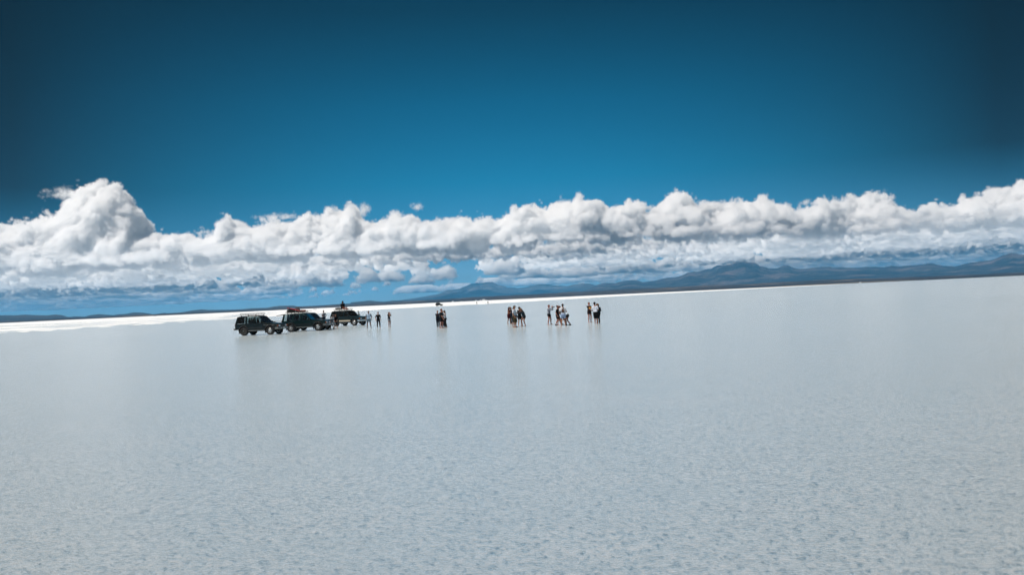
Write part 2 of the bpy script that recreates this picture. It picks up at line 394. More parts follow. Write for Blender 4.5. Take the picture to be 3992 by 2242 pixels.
# ---------------------------------------------------------------- vehicle materials
def paint(name, col):
    mt, b, out = new_mat(name)
    tc = b.n('ShaderNodeTexCoord')
    nz = b.n('ShaderNodeTexNoise', {'Vector': tc.outputs['Object'], 'Scale': 2.5, 'Detail': 7.0, 'Roughness': 0.7})
    sx_ = b.n('ShaderNodeSeparateXYZ', {0: tc.outputs['Object']})
    # dried brine splashed over the lower panels
    dz = b.m('MULTIPLY_ADD', sx_.outputs[2], -1.5, b.m('MULTIPLY_ADD', nz.outputs[0], 1.6, 0.60), clamp=True)
    dz = b.m('MULTIPLY', dz, 0.10)
    c = b.mix(dz, (*col, 1), (0.20, 0.19, 0.17, 1))
    p = b.n('ShaderNodeBsdfPrincipled', {'Base Color': c, 'Roughness': b.m('MULTIPLY_ADD', dz, 0.5, 0.28), 'Metallic': 0.0})
    p.inputs['Specular IOR Level'].default_value = 0.22; p.inputs['Coat Weight'].default_value = 0.07; p.inputs['Coat Roughness'].default_value = 0.06
    b.t.links.new(p.outputs[0], out.inputs[0]); return mt

def glass(name, col, amount):
    mt, b, out = new_mat(name)
    tc = b.n('ShaderNodeTexCoord')
    nz = b.n('ShaderNodeTexNoise', {'Vector': tc.outputs['Object'], 'Scale': 5.0, 'Detail': 5.0})
    fr = b.n('ShaderNodeFresnel', {'IOR': 1.5})
    tr = b.n('ShaderNodeBsdfTransparent', {'Color': (*col, 1)})
    gl = b.n('ShaderNodeBsdfGlossy', {'Roughness': 0.03, 'Color': (0.9, 0.95, 1, 1)})
    df = b.n('ShaderNodeBsdfDiffuse', {'Color': (0.35, 0.38, 0.38, 1)})
    a = b.n('ShaderNodeMixShader', {0: b.m('MULTIPLY', nz.outputs[0], amount), 1: tr.outputs[0], 2: df.outputs[0]})
    mx = b.n('ShaderNodeMixShader', {0: fr.outputs[0], 1: a.outputs[0], 2: gl.outputs[0]})
    b.t.links.new(mx.outputs[0], out.inputs[0]); return mt

GREEN = paint('dark_green_paint', (0.006, 0.020, 0.020))
BLACKGREEN = paint('black_green_paint', (0.005, 0.011, 0.012))
DEEPGREEN = paint('deep_green_paint', (0.005, 0.014, 0.016))
NAVY = paint('blackish_blue_paint', (0.008, 0.013, 0.020))
GLASS = glass('tinted_glass', (0.66, 0.73, 0.73), 0.05)
SCREEN = glass('windscreen_glass', (0.92, 0.97, 0.98), 0.06)
RUBBER = mat_simple('tyre_rubber', (0.018, 0.018, 0.018), 0.85, vary=0.4, scale=12)
ALLOY = mat_simple('alloy', (0.62, 0.61, 0.59), 0.35, 0.7, vary=0.2)
DIRTY = mat_simple('dirty_steel', (0.07, 0.07, 0.065), 0.6, 0.4, vary=0.3)
CHROME = mat_simple('chrome', (0.62, 0.60, 0.56), 0.22, 0.85, vary=0.15)
GREYBUMPER = mat_simple('grey_bumper', (0.18, 0.19, 0.185), 0.45, 0.4, vary=0.35)
TRIM = mat_simple('black_trim', (0.012, 0.013, 0.014), 0.55, vary=0.3)
LAMPGLASS = mat_simple('lamp_glass', (0.55, 0.60, 0.60), 0.12, 0.3, coat=1.0)
AMBER = mat_simple('amber_lens', (0.65, 0.13, 0.01), 0.2, coat=0.8)
REDLENS = mat_simple('red_lens', (0.30, 0.012, 0.012), 0.25, coat=0.6)
CREAM = mat_simple('cream_paint', (0.62, 0.52, 0.38), 0.5, vary=0.15)
SEATCLOTH = mat_simple('seat_cloth', (0.06, 0.055, 0.05), 0.9, vary=0.3)
PLATE = mat_simple('plate_white', (0.70, 0.70, 0.68), 0.5, vary=0.12)
RACKM = mat_simple('rack_steel', (0.05, 0.048, 0.045), 0.5, 0.5, vary=0.3)
RACKL = mat_simple('pale_rack_steel', (0.35, 0.34, 0.31), 0.45, 0.6, vary=0.25)

WB, TR, TRAD = 1.43, 0.80, 0.41                                # half wheelbase, half track, tyre radius

def belt_y(z):          # half width of the body side at height z
    return 0.925 - 0.02 * abs(z - 0.85) if z < 1.16 else 0.915 - 0.27 * (z - 1.16)

def make_wheel(root, x, side, rim_mat):
    w_ = empty('wheel'); w_.parent = root; w_.location = (x, side * TR, TRAD)
    bm = bmesh.new(); hw = 0.14
    add_lathe(bm, [(0.215, -hw * .8), (0.30, -hw), (0.385, -hw * .95), (TRAD, -hw * .7), (TRAD + .004, 0), (TRAD, hw * .7), (0.385, hw * .95), (0.30, hw), (0.215, hw * .8)], (0, 0, 0), n=40)
    for k in range(34):                                         # tread blocks
        a = k * math.tau / 34
        vs = add_box(bm, (0, 0, 0), (0.045, 0.21, 0.024), 0)
        for v in vs: v.co = Matrix.Rotation(-a, 3, 'Y') @ (v.co + Vector((0, 0, TRAD - 0.002)))
    link('tyre', bm, RUBBER, w_)
    bm = bmesh.new(); s = side
    add_lathe(bm, [(0.218, s * .115), (0.218, -s * .10), (0.19, -s * .10), (0.19, s * .06), (0.205, s * .125)], (0, 0, 0), n=36)
    add_lathe(bm, [(0.075, s * .05), (0.075, s * .125), (0.05, s * .14), (0.005, s * .14), (0.005, s * .05)], (0, 0, 0), n=24)
    for k in range(5):                                          # five broad spokes
        a = k * math.tau / 5 + 0.3
        vs = add_box(bm, (0, s * .085, 0.135), (0.085, 0.035, 0.15))
        for v in vs: v.co = Matrix.Rotation(a, 3, 'Y') @ v.co
    link('rim', bm, rim_mat, w_)
    bm = bmesh.new(); add_lathe(bm, [(0.195, -s * .02), (0.195, s * .01), (0.005, s * .01), (0.005, -s * .02)], (0, 0, 0), n=24)
    link('brake_disc', bm, TRIM, w_)

def make_car(body_mat, bumper_mat, rims, label, stripe=False, rack='low', open_tailgate=False, open_door=False, rear_rim=None):
    root = empty('offroad_car'); tag(root, label, 'car')
    # ---- lower body with wheel openings
    low = [(-2.28, 0.60), (-2.36, 0.72), (-2.385, 0.95), (-2.36, 1.15), (-1.0, 1.165), (0.72, 1.165), (0.86, 1.15), (1.4, 1.115), (2.0, 1.05), (2.22, 1.0), (2.30, 0.92), (2.315, 0.66), (2.26, 0.56)]
    low += [(WB + 0.50, 0.56)] + arc(WB, 0.43, 0.50, 10, 170) + [(WB - 0.50, 0.50), (-WB + 0.50, 0.50)] + arc(-WB, 0.43, 0.50, 10, 170) + [(-WB - 0.50, 0.58)]
    bm = bmesh.new()
    mp = lambda x, y, z: (x, math.copysign(belt_y(z) - 0.05 * max(0, (abs(x) - 1.9)) ** 1.0 - 0.0, y), z)
    add_prism(bm, low, -1, 1, mp)
    body = bevel(link('body', bm, body_mat, root), 0.035, 3)
    bm = bmesh.new()                                            # floor and chassis under the sills
    add_box(bm, (0, 0, 0.50), (4.3, 0.8, 0.16)); add_box(bm, (0, 0, 0.44), (1.9, 1.3, 0.12))
    add_tube(bm, [(WB, -0.7, TRAD), (WB, 0.7, TRAD)], 0.06); add_tube(bm, [(-WB, -0.7, TRAD), (-WB, 0.7, TRAD)], 0.06)
    add_lathe(bm, [(0.14, -.1), (0.14, .1), (0.01, .1), (0.01, -.1)], (-WB, 0.1, TRAD), n=16)
    link('chassis', bm, TRIM, root)
    bm = bmesh.new()                                            # raised bonnet panel
    add_prism(bm, [(0.80, 1.150), (2.10, 1.025), (2.20, 0.99), (2.20, 1.012), (2.08, 1.062), (1.4, 1.146), (0.80, 1.185)], -0.70, 0.70)
    bevel(link('bonnet', bm, body_mat, root), 0.02, 2)
    # ---- roof and pillars
    bm = bmesh.new()
    st = [(-2.20, 0.66, 1.80, 1.85), (-2.05, 0.70, 1.825, 1.895), (-1.2, 0.725, 1.845, 1.93), (-0.3, 0.72, 1.845, 1.93), (0.05, 0.69, 1.825, 1.90), (0.22, 0.66, 1.79, 1.84)]
    rows = []
    for x, hy, z0, z1 in st:
        prof = [(-hy, z0), (-hy * 0.97, z0 + (z1 - z0) * .55), (-hy * 0.75, z1 - .01), (0, z1 + .008), (hy * 0.75, z1 - .01), (hy * 0.97, z0 + (z1 - z0) * .55), (hy, z0)]
        rows.append([bm.verts.new((x, y, z)) for y, z in prof])
    for a_, b_ in zip(rows, rows[1:]):
        for i in range(7): bm.faces.new((a_[i], b_[i], b_[(i + 1) % 7], a_[(i + 1) % 7]))
    bm.faces.new(rows[0][::-1]); bm.faces.new(rows[-1])
    def pillar(x0, x1, x2, x3, s, t=0.035):                     # bottom edge x0..x1, top edge x2..x3
        q = [bm.verts.new((x, s * (belt_y(z) - d), z)) for d in (0.004, t + .004) for x, z in ((x0, 1.15), (x1, 1.15), (x3, 1.83), (x2, 1.83))]
        for f in ((0, 1, 2, 3), (7, 6, 5, 4), (0, 4, 5, 1), (1, 5, 6, 2), (2, 6, 7, 3), (3, 7, 4, 0)): bm.faces.new([q[i] for i in f])
    for s in (-1, 1):
        pillar(0.70, 0.80, 0.10, 0.19, s); pillar(-0.30, -0.17, -0.30, -0.18, s); pillar(-1.25, -1.10, -1.20, -1.08, s); pillar(-2.36, -2.12, -2.20, -2.02, s)
    roof = bevel(link('roof', bm, body_mat, root), 0.015, 2)
    # ---- glass
    def pane(name, q, mat=GLASS, t=0.006):
        bm = bmesh.new(); A = [Vector(p) for p in q]; n_ = (A[1] - A[0]).cross(A[2] - A[0]).normalized() * t
        v0 = [bm.verts.new(p) for p in A]; v1 = [bm.verts.new(p + n_) for p in A]
        bm.faces.new(v0[::-1]); bm.faces.new(v1)
        for i in range(4): bm.faces.new((v0[i], v0[(i + 1) % 4], v1[(i + 1) % 4], v1[i]))
        return link(name, bm, mat, root)
    for s in (-1, 1):
        for (b0, b1, t0, t1) in ((-0.165, 0.695, -0.175, 0.095), (-1.095, -0.305, -1.075, -0.305), (-2.115, -1.255, -2.015, -1.205)):
            y0, y1 = belt_y(1.17) - .025, belt_y(1.82) - .025
            pane('window', [(b0, s * y0, 1.172), (b1, s * y0, 1.172), (t1, s * y1, 1.822), (t0, s * y1, 1.822)])
    pane('windscreen', [(0.78, 0.80, 1.175), (0.78, -0.80, 1.175), (0.205, -0.655, 1.80), (0.205, 0.655, 1.80)], SCREEN)
    for y in (-0.3, 0.28):
        bm = bmesh.new(); add_tube(bm, [(0.83, y - .25, 1.185), (0.76, y + .12, 1.22)], 0.008, 5); link('wiper', bm, TRIM, root)
    # ---- tailgate (upper leaf may be lifted)
    tg = [(-2.355, 0.80, 1.17), (-2.355, -0.80, 1.17), (-2.20, -0.66, 1.80), (-2.20, 0.66, 1.80)]
    if open_tailgate:
        bm = bmesh.new()
        P = [Vector((-2.18, 0.70, 1.84)), Vector((-2.18, -0.70, 1.84)), Vector((-2.95, -0.76, 1.735)), Vector((-2.95, 0.76, 1.735))]
        v0 = [bm.verts.new(p) for p in P]; v1 = [bm.verts.new(p + Vector((0, 0, 0.05))) for p in P]
        bm.faces.new(v0[::-1]); bm.faces.new(v1)
        for i in range(4): bm.faces.new((v0[i], v0[(i + 1) % 4], v1[(i + 1) % 4], v1[i]))
        o = bevel(link('tailgate', bm, body_mat, root), 0.015, 2); o['label'] = 'raised upper tailgate'
    else: pane('rear_window', tg)
    # ---- doors: proud panels with handles
    for s in (-1, 1):
        for (x0, x1, cut) in ((-0.235, 0.70, 0), (-1.17, -0.245, 1)):
            if open_door and s == 1 and not cut: continue
            bm = bmesh.new(); yb = lambda z: s * (belt_y(z) + 0.006)
            xl = x0 if not cut else x0 + 0.28
            pts = [(xl, 0.58), (x1, 0.58), (x1, 1.14), (x0, 1.14), (x0, 0.88)]
            A = [bm.verts.new((x, yb(z), z)) for x, z in pts]; B = [bm.verts.new((x, yb(z) - s * 0.03, z)) for x, z in pts]
            bm.faces.new(A); bm.faces.new(B[::-1])
            for i in range(5): bm.faces.new((A[i], B[i], B[(i + 1) % 5], A[(i + 1) % 5]))
            d = bevel(link('door', bm, body_mat, root), 0.008, 2)
            bm = bmesh.new(); add_box(bm, (x0 + 0.12, s * (belt_y(1.02) + 0.022), 1.02), (0.16, 0.03, 0.035))
            link('handle', bm, TRIM, d)
            bm = bmesh.new(); add_box(bm, ((xl + x1) / 2, s * (belt_y(.74) + 0.016), 0.74), (x1 - xl - 0.02, 0.022, 0.05)); link('side_moulding', bm, TRIM, d)
    if open_door:                                               # front door on the far side standing open
        d = empty('door'); d.parent = root; d.location = (0.70, 0.92, 0); d.rotation_euler = (0, 0, R(-62)); d['label'] = 'open front door'
        bm = bmesh.new(); add_box(bm, (-0.46, 0.0, 0.86), (0.92, 0.07, 0.58)); bevel(link('door_panel', bm, body_mat, d), 0.015, 2)
        bm = bmesh.new(); add_tube(bm, [(-0.02, 0, 1.15), (-0.10, -0.03, 1.25), (-0.52, -0.17, 1.80), (-0.86, -0.17, 1.81), (-0.90, 0, 1.15)], 0.028, 6); link('window_frame', bm, TRIM, d)
        bm = bmesh.new(); add_prism(bm, [(-0.06, 1.16), (-0.53, 1.78), (-0.85, 1.79), (-0.88, 1.16)], 0, 0.005, lambda x, y, z: (x, y - 0.25 * (z - 1.15), z)); link('pane', bm, GLASS, d)
    # ---- sills, arches, mud flaps
    for s in (-1, 1):
        bm = bmesh.new(); add_box(bm, (0, s * 0.93, 0.455), (1.75, 0.17, 0.05)); add_box(bm, (0, s * 0.85, 0.49), (1.6, 0.05, 0.07)); bevel(link('running_board', bm, GREYBUMPER, root), 0.012)
        if stripe:
            bm = bmesh.new(); add_box(bm, (-0.02, s * 0.93, 0.645), (1.80, 0.03, 0.13)); o = link('side_stripe', bm, CREAM, root)
        for x in (WB, -WB):
            bm = bmesh.new()
            outer = arc(x, 0.43, 0.565, 4, 176, 14); inner = arc(x, 0.43, 0.485, 176, 4, 14)
            n = len(outer); ring = outer + inner
            A = [bm.verts.new((px, s * 0.972, pz)) for px, pz in ring]; B = [bm.verts.new((px, s * 0.87, pz)) for px, pz in ring]
            for i in range(n - 1):
                bm.faces.new((A[i], A[i + 1], A[2 * n - 2 - i], A[2 * n - 1 - i])); bm.faces.new((B[i + 1], B[i], B[2 * n - 1 - i], B[2 * n - 2 - i]))
            for i in range(2 * n): bm.faces.new((A[i], B[i], B[(i + 1) % (2 * n)], A[(i + 1) % (2 * n)]))
            bevel(link('wheel_arch', bm, TRIM if not stripe else body_mat, root), 0.012)
            bm = bmesh.new(); add_box(bm, (x - 0.50, s * 0.80, 0.36), (0.02, 0.28, 0.34)); link('mud_flap', bm, RUBBER, root)
    # ---- ends
    bm = bmesh.new()
    P = [(-0.97, 2.02), (-0.93, 2.33), (-0.6, 2.46), (0.6, 2.46), (0.93, 2.33), (0.97, 2.02), (0.90, 2.0), (0.85, 2.24), (0.55, 2.34), (-0.55, 2.34), (-0.85, 2.24), (-0.90, 2.0)]
    A = [bm.verts.new((x, y, 0.52)) for y, x in P]; B = [bm.verts.new((x, y, 0.72)) for y, x in P]; n = len(P)
    for i in range(n): bm.faces.new((A[i], A[(i + 1) % n], B[(i + 1) % n], B[i]))
    for i in range(5):
        bm.faces.new((A[i], A[n - 1 - i], A[n - 2 - i], A[i + 1])); bm.faces.new((B[i + 1], B[n - 2 - i], B[n - 1 - i], B[i]))
    fb = bevel(link('front_bumper', bm, bumper_mat, root), 0.02, 2)
    bm = bmesh.new(); add_box(bm, (2.473, 0, 0.62), (0.018, 0.36, 0.13)); link('number_plate', bm, PLATE, fb)
    for s in (-1, 1):
        bm = bmesh.new(); add_lathe(bm, [(0.055, 0), (0.055, .03), (0.002, .035), (0.002, 0)], (0, 0, 0), 'Z', 14)
        bmesh.ops.rotate(bm, cent=(0, 0, 0), matrix=Matrix.Rotation(R(90), 3, 'Y'), verts=bm.verts); bmesh.ops.translate(bm, vec=(2.44, s * 0.52, 0.62), verts=bm.verts)
        link('fog_lamp', bm, LAMPGLASS, fb)
    bm = bmesh.new(); add_box(bm, (-2.47, 0, 0.64), (0.16, 1.84, 0.17)); bevel(link('rear_bumper', bm, bumper_mat, root), 0.025, 2)
    bm = bmesh.new(); add_box(bm, (2.318, 0, 0.845), (0.03, 0.82, 0.20)); g_ = bevel(link('grille', bm, TRIM, root), 0.01)
    bm = bmesh.new()
    for z in (0.79, 0.845, 0.90): add_box(bm, (2.338, 0, z), (0.015, 0.78, 0.014))
    link('grille_bar', bm, GREYBUMPER, g_)
    for s in (-1, 1):
        bm = bmesh.new(); add_box(bm, (2.305, s * 0.575, 0.85), (0.05, 0.31, 0.18)); bevel(link('headlight', bm, LAMPGLASS, root), 0.02)
        bm = bmesh.new(); add_box(bm, (2.255, s * 0.815, 0.855), (0.12, 0.165, 0.18), s * -0.45); bevel(link('indicator', bm, AMBER, root), 0.015)
        bm = bmesh.new(); add_box(bm, (-2.385, s * 0.80, 0.98), (0.03, 0.15, 0.34)); bevel(link('tail_lamp', bm, REDLENS, root), 0.01)
        bm = bmesh.new(); add_tube(bm, [(0.58, s * 0.89, 1.20), (0.60, s * 1.02, 1.23)], 0.018, 6); add_box(bm, (0.60, s * 1.08, 1.25), (0.09, 0.17, 0.16)); bevel(link('wing_mirror', bm, TRIM, root), 0.012)
    # ---- seats seen through the glass
    for x, y in ((0.15, 0.38), (0.15, -0.38), (-0.75, 0.40), (-0.75, -0.40), (-0.75, 0.0)):
        bm = bmesh.new(); add_box(bm, (x - 0.05, y, 0.98), (0.46, 0.44, 0.38)); add_box(bm, (x - 0.28, y, 1.30), (0.12, 0.42, 0.50), 0, 0.85); add_box(bm, (x - 0.30, y, 1.63), (0.08, 0.22, 0.14)); bevel(link('seat', bm, SEATCLOTH, root), 0.03)
    bm = bmesh.new(); add_box(bm, (0.62, 0, 1.13), (0.32, 1.5, 0.14)); bevel(link('dashboard', bm, TRIM, root), 0.03)
    bm = bmesh.new(); pts = [(0.42 + 0.06 * math.sin(k * math.tau / 16), -0.38 + 0.18 * math.cos(k * math.tau / 16), 1.20 + 0.17 * math.sin(k * math.tau / 16)) for k in range(17)]
    add_tube(bm, pts, 0.016, 6); link('steering_wheel', bm, TRIM, root)
    for s in (-1, 1):
        make_wheel(root, WB, s, rims); make_wheel(root, -WB, s, rear_rim or rims)
    # ---- roof rack
    if rack:
        rk = empty('roof_rack'); rk.parent = root
        rm = RACKL if rack == 'pale' else RACKM
        x0, x1, hy = -1.98, 0.05, 0.66
        z0 = 2.01; z1 = 2.15 if rack != 'pale' else 2.13
        bm = bmesh.new()
        def loop(z, e=0.0, r=0.019):
            c_ = 0.10
            P = [(x0 - e + c_, -hy, z), (x1 + e - c_, -hy, z), (x1 + e, -hy + c_, z), (x1 + e, hy - c_, z), (x1 + e - c_, hy, z), (x0 - e + c_, hy, z), (x0 - e, hy - c_, z), (x0 - e, -hy + c_, z), (x0 - e + c_, -hy, z)]
            add_tube(bm, P, r, 7)
        loop(z0, 0.05, 0.026); loop(z1, 0.0, 0.020)
        link('rail', bm, rm, rk)
        for k in range(7):
            x = x0 + 0.1 + (x1 - x0 - 0.2) * k / 6
            for s in (-1, 1):
                bm = bmesh.new(); add_tube(bm, [(x, s * hy, z0), (x, s * hy, z1)], 0.013, 6); link('upright', bm, rm, rk)
        bm = bmesh.new()
        for k in range(12): add_box(bm, (x0 + 0.08 + (x1 - x0 - 0.16) * k / 11, 0, z0 - 0.005), (0.07, 2 * hy, 0.012))
        link('slat_floor', bm, rm, rk)
        for x in (-1.75, -1.0, -0.15):
            for s in (-1, 1):
                bm = bmesh.new(); add_box(bm, (x, s * 0.655, 1.94), (0.06, 0.035, 0.14)); link('rack_foot', bm, TRIM, rk)
    return root

def place(o, u, v, app, extra=None):
    """stand a vehicle on the ground under photo point (u, v), turned app degrees from broadside towards the viewer"""
    p = ground_at(u, v); az = math.atan2(p.x, p.y)
    o.location = p + Vector((0, 0, 0.006)); o.rotation_euler = (0, 0, -az - R(app)); return o

car1 = make_car(BLACKGREEN, GREYBUMPER, ALLOY, 'dark green off-road car at the left end of the row with an empty roof rack', rack='low', rear_rim=DIRTY)
place(car1, 1021, 1305.5, 31)
car2 = make_car(GREEN, GREYBUMPER, ALLOY, 'dark green off-road car with raised tailgate and red poles heaped on its roof', rack='low', open_tailgate=True)
place(car2, 1196, 1291.3, 15)
car3 = make_car(DEEPGREEN, CHROME, ALLOY, 'green off-road car with cream side stripe and a person sitting on its roof', rack='pale', stripe=True, open_door=True)
place(car3, 1364, 1270, 40)
car4 = make_car(NAVY, GREYBUMPER, ALLOY, 'off-road car mostly hidden behind the one with red poles on its roof', rack=None)
place(car4, 1217, 1287.2, 27)
G_CARS = 'off-road cars parked on the wet salt'
for c_ in (car1, car2, car3, car4): c_['group'] = G_CARS
car5 = copy_tree(car1); car5['label'] = 'small far-off black car with a loaded roof on the white salt'; place(car5, 1713, 1193.0, 24)
for (u, dist, lab) in ((605, 2900, 'tiny far car at the foot of the left hills'), (1578, 3300, 'tiny far car on the white shore left of the volcano'), (3160, 4300, 'tiny far car at the water edge below the right massif')):
    o = copy_tree(car1); o['label'] = lab
    az = math.atan((u - 1996) / F) + 0.0
    a2 = math.atan(tan_az(u, 1165.5 - 0.0466 * (u - 1996)))
    o.location = (dist * math.sin(a2), dist * math.cos(a2), 0.006); o.rotation_euler = (0, 0, R(20 if u < 1000 else 200))

# ---------------------------------------------------------------- loads on the roofs, table between the cars
DARKBAG = mat_simple('dark_canvas', (0.018, 0.022, 0.022), 0.85, vary=0.4)
REDTARP = mat_simple('red_canvas', (0.30, 0.012, 0.02), 0.7, vary=0.25)
CRATEM = mat_simple('brown_crate', (0.23, 0.17, 0.13), 0.8, vary=0.35)
RUSTM = mat_simple('rust_red_plastic', (0.30, 0.075, 0.04), 0.6, vary=0.3)
WOODM = mat_simple('weathered_board', (0.33, 0.27, 0.21), 0.8, vary=0.3)

def soft_bag(name, size, seed, mat):
    bm = bmesh.new(); bmesh.ops.create_cube(bm, size=1.0)
    bmesh.ops.subdivide_edges(bm, edges=bm.edges, cuts=7, use_grid_fill=True)
    for v in bm.verts:
        p = v.co * 2; q = p.normalized() * (abs(p.x) ** 6 + abs(p.y) ** 6 + abs(p.z) ** 6) ** (1 / 6) if p.length else p
        d = p * 0.55 + p.normalized() * 0.62 * max(abs(p.x), abs(p.y), abs(p.z))
        n_ = 1 + 0.10 * mnoise.noise(p * 1.6 + Vector((seed, 0, 0)))
        v.co = Vector((d.x * size[0] / 2, d.y * size[1] / 2, d.z * size[2] / 2)) * n_ * 0.92
    return link(name, bm, mat, smooth=True)

def on_car(o, car, loc, rz=0.0, ry=0.0):
    M = Matrix.LocRotScale(car.location, car.rotation_euler, None)
    o.location = M @ Vector(loc); o.rotation_euler = Matrix((M.to_3x3() @ Matrix.Rotation(rz, 3, 'Z') @ Matrix.Rotation(ry, 3, 'Y'))).to_euler(); return o

def crate(label, mat=CRATEM, size=(0.42, 0.34, 0.30)):
    root = empty('crate'); tag(root, label, 'crate')
    bm = bmesh.new()
    L, W_, H_ = size
    add_box(bm, (0, 0, 0.012), (L, W_, 0.024))
    for s in (-1, 1):
        for k in range(3):
            z = 0.06 + k * (H_ - 0.08) / 2
            add_box(bm, (0, s * (W_ / 2 - .008), z), (L, 0.016, H_ / 3.6)); add_box(bm, (s * (L / 2 - .008), 0, z), (0.016, W_ - .034, H_ / 3.6))
    link('box', bm, mat, root)
    bm = bmesh.new(); add_box(bm, (0, 0, H_ + .012), (L + .02, W_ + .02, 0.022)); link('lid', bm, mat, root); return root

bg1 = soft_bag('duffel_bag', (0.85, 0.55, 0.34), 1.0, DARKBAG); tag(bg1, 'black duffel bag at the rear of the roof below the red poles', 'bag', 'bags on the car roofs'); on_car(bg1, car2, (-1.50, -0.20, 2.18))
bg1b = soft_bag('duffel_bag', (0.80, 0.50, 0.26), 2.0, DARKBAG); tag(bg1b, 'flat dark bag in the middle of the red-poled roof load', 'bag', 'bags on the car roofs'); on_car(bg1b, car2, (-0.75, 0.28, 2.14), 0.3)
cr1 = crate('brown crate standing behind the red poles on a car roof'); on_car(cr1, car2, (-0.82, -0.12, 2.262), 0.2)
root = empty('pole_bundle'); tag(root, 'bundle of red poles slanting over the roof load', 'pole bundle')
bm = bmesh.new()
for k in range(5):
    add_tube(bm, [(-0.70, -0.07 + k * .035, 0.30 + 0.03 * (k % 2)), (0.0, -0.06 + k * .03, 0.11 + 0.03 * (k % 3)), (0.72, -0.07 + k * .035, -0.10 + 0.02 * (k % 2))], 0.032, 7)
link('pole', bm, REDTARP, root)
bm = bmesh.new(); add_box(bm, (-0.45, 0, 0.25), (0.05, 0.24, 0.15)); link('strap', bm, TRIM, root)
on_car(root, car2, (-1.12, -0.46, 2.22), 0.05)
bd = link('board', (lambda bm: (add_box(bm, (0, 0, 0), (1.25, 0.42, 0.035)), bm)[1])(bmesh.new()), WOODM); tag(bd, 'flat grey board lying at the front of the red-poled roof load', 'board'); on_car(bd, car2, (0.05, -0.20, 2.10), 0.12, -0.05)
jc = soft_bag('fuel_can', (0.42, 0.2, 0.2), 5.0, RUSTM); tag(jc, 'rust red can beside the board on the second car roof', 'can'); on_car(jc, car2, (-0.10, -0.46, 2.155), 0.1)

bg2 = soft_bag('duffel_bag', (0.62, 0.5, 0.28), 4.0, DARKBAG); tag(bg2, 'dark bag behind the person sitting on the roof', 'bag', 'bags on the car roofs'); on_car(bg2, car3, (-1.55, -0.25, 2.15))
cr2 = crate('rusty brown crate in front of the person sitting on the roof', RUSTM, (0.45, 0.36, 0.28)); on_car(cr2, car3, (-0.42, -0.30, 2.03), 0.1)
bg3 = soft_bag('fuel_can', (0.5, 0.3, 0.14), 6.0, RUSTM); tag(bg3, 'flat rust red bundle at the front edge of the pale rack', 'bundle'); on_car(bg3, car3, (-0.10, -0.42, 2.09))

DARKPANE = glass('dark_glass', (0.10, 0.12, 0.12), 0.05)
for ch in car5.children:
    if ch.name.split('.')[0] in ('window', 'rear_window', 'windscreen'): ch.material_slots[0].link = 'OBJECT'; ch.material_slots[0].material = DARKPANE
bg5 = soft_bag('duffel_bag', (1.5, 0.9, 0.32), 8.0, DARKBAG); tag(bg5, 'dark load on the roof of the small far-off car', 'bag', 'bags on the car roofs'); on_car(bg5, car5, (-0.95, 0, 2.17))
tb = empty('folding_table'); tag(tb, 'folding metal table between the first two cars', 'table')
bm = bmesh.new(); add_tube(bm, [(-0.62, -0.3, 1.10), (-0.45, -0.3, 1.17), (0.5, -0.3, 1.17), (0.5, 0.3, 1.17), (-0.45, 0.3, 1.17), (-0.62, 0.3, 1.10), (-0.62, -0.3, 1.10)], 0.016, 6); link('top_frame', bm, RACKM, tb)
for x in (-0.42, 0.45):
    for y in (-0.28, 0.28):
        bm = bmesh.new(); add_tube(bm, [(x, y, 1.17), (x, y, 0)], 0.014, 6); link('leg', bm, RACKM, tb)
bm = bmesh.new(); add_box(bm, (-0.24, -0.30, 1.06), (0.26, 0.03, 0.20)); link('side_box', bm, TRIM, tb)
tb.location = ground_at(1083, 1296); tb.rotation_euler = (0, 0, R(2))

# ---------------------------------------------------------------- far settlement and salt piles
WALLW = mat_simple('white_wall', (0.78, 0.77, 0.74), 0.8, vary=0.08, scale=0.5)
ROOFM = mat_simple('tin_roof', (0.42, 0.40, 0.38), 0.5, vary=0.2, scale=0.5)
DOORM = mat_simple('dark_door', (0.06, 0.05, 0.045), 0.7)
def house(u, dist, w_, d_, h_, label, rz=0.0):
    root = empty('house'); tag(root, label, 'house', 'white houses on the far shore')
    bm = bmesh.new(); add_box(bm, (0, 0, h_ / 2), (w_, d_, h_)); link('wall', bm, WALLW, root)
    bm = bmesh.new(); add_prism(bm, [(-w_ / 2 - .4, h_ + .01), (w_ / 2 + .4, h_ + .01), (0, h_ * 1.35)], -d_ / 2 - .3, d_ / 2 + .3); link('roof', bm, ROOFM, root)
    bm = bmesh.new(); add_box(bm, (w_ * .1, -d_ / 2 - .02, 1.05), (1.2, 0.08, 2.1)); link('door', bm, DOORM, root)
    for x in (-0.3, 0.34):
        bm = bmesh.new(); add_box(bm, (x * w_, -d_ / 2 - .02, h_ * .55), (1.4, 0.08, 1.2)); link('window', bm, DOORM, root)
    a2 = math.atan(tan_az(u, 1165.5 - 0.0466 * (u - 1996)))
    root.location = (dist * math.sin(a2), dist * math.cos(a2), 0.05); root.rotation_euler = (0, 0, -a2 + rz)
house(1765, 4780, 11, 7, 5.5, 'white house at the left end of the far settlement')
house(1799, 4830, 9, 7, 3.0, 'low white house second from the left on the far shore')
house(1856, 4800, 9, 7, 4.5, 'white house just left of the far standing figure', 0.1)
house(1873, 4800, 8, 7, 4.5, 'small white house between the far figure and the big hall', -0.1)
house(1885, 4760, 17, 9, 7.0, 'largest white hall of the far settlement')
house(1894, 4850, 10, 7, 3.5, 'low white house right of the largest hall')
house(3354, 4700, 9, 6, 5.0, 'lone white house on the right shore', 0.2)
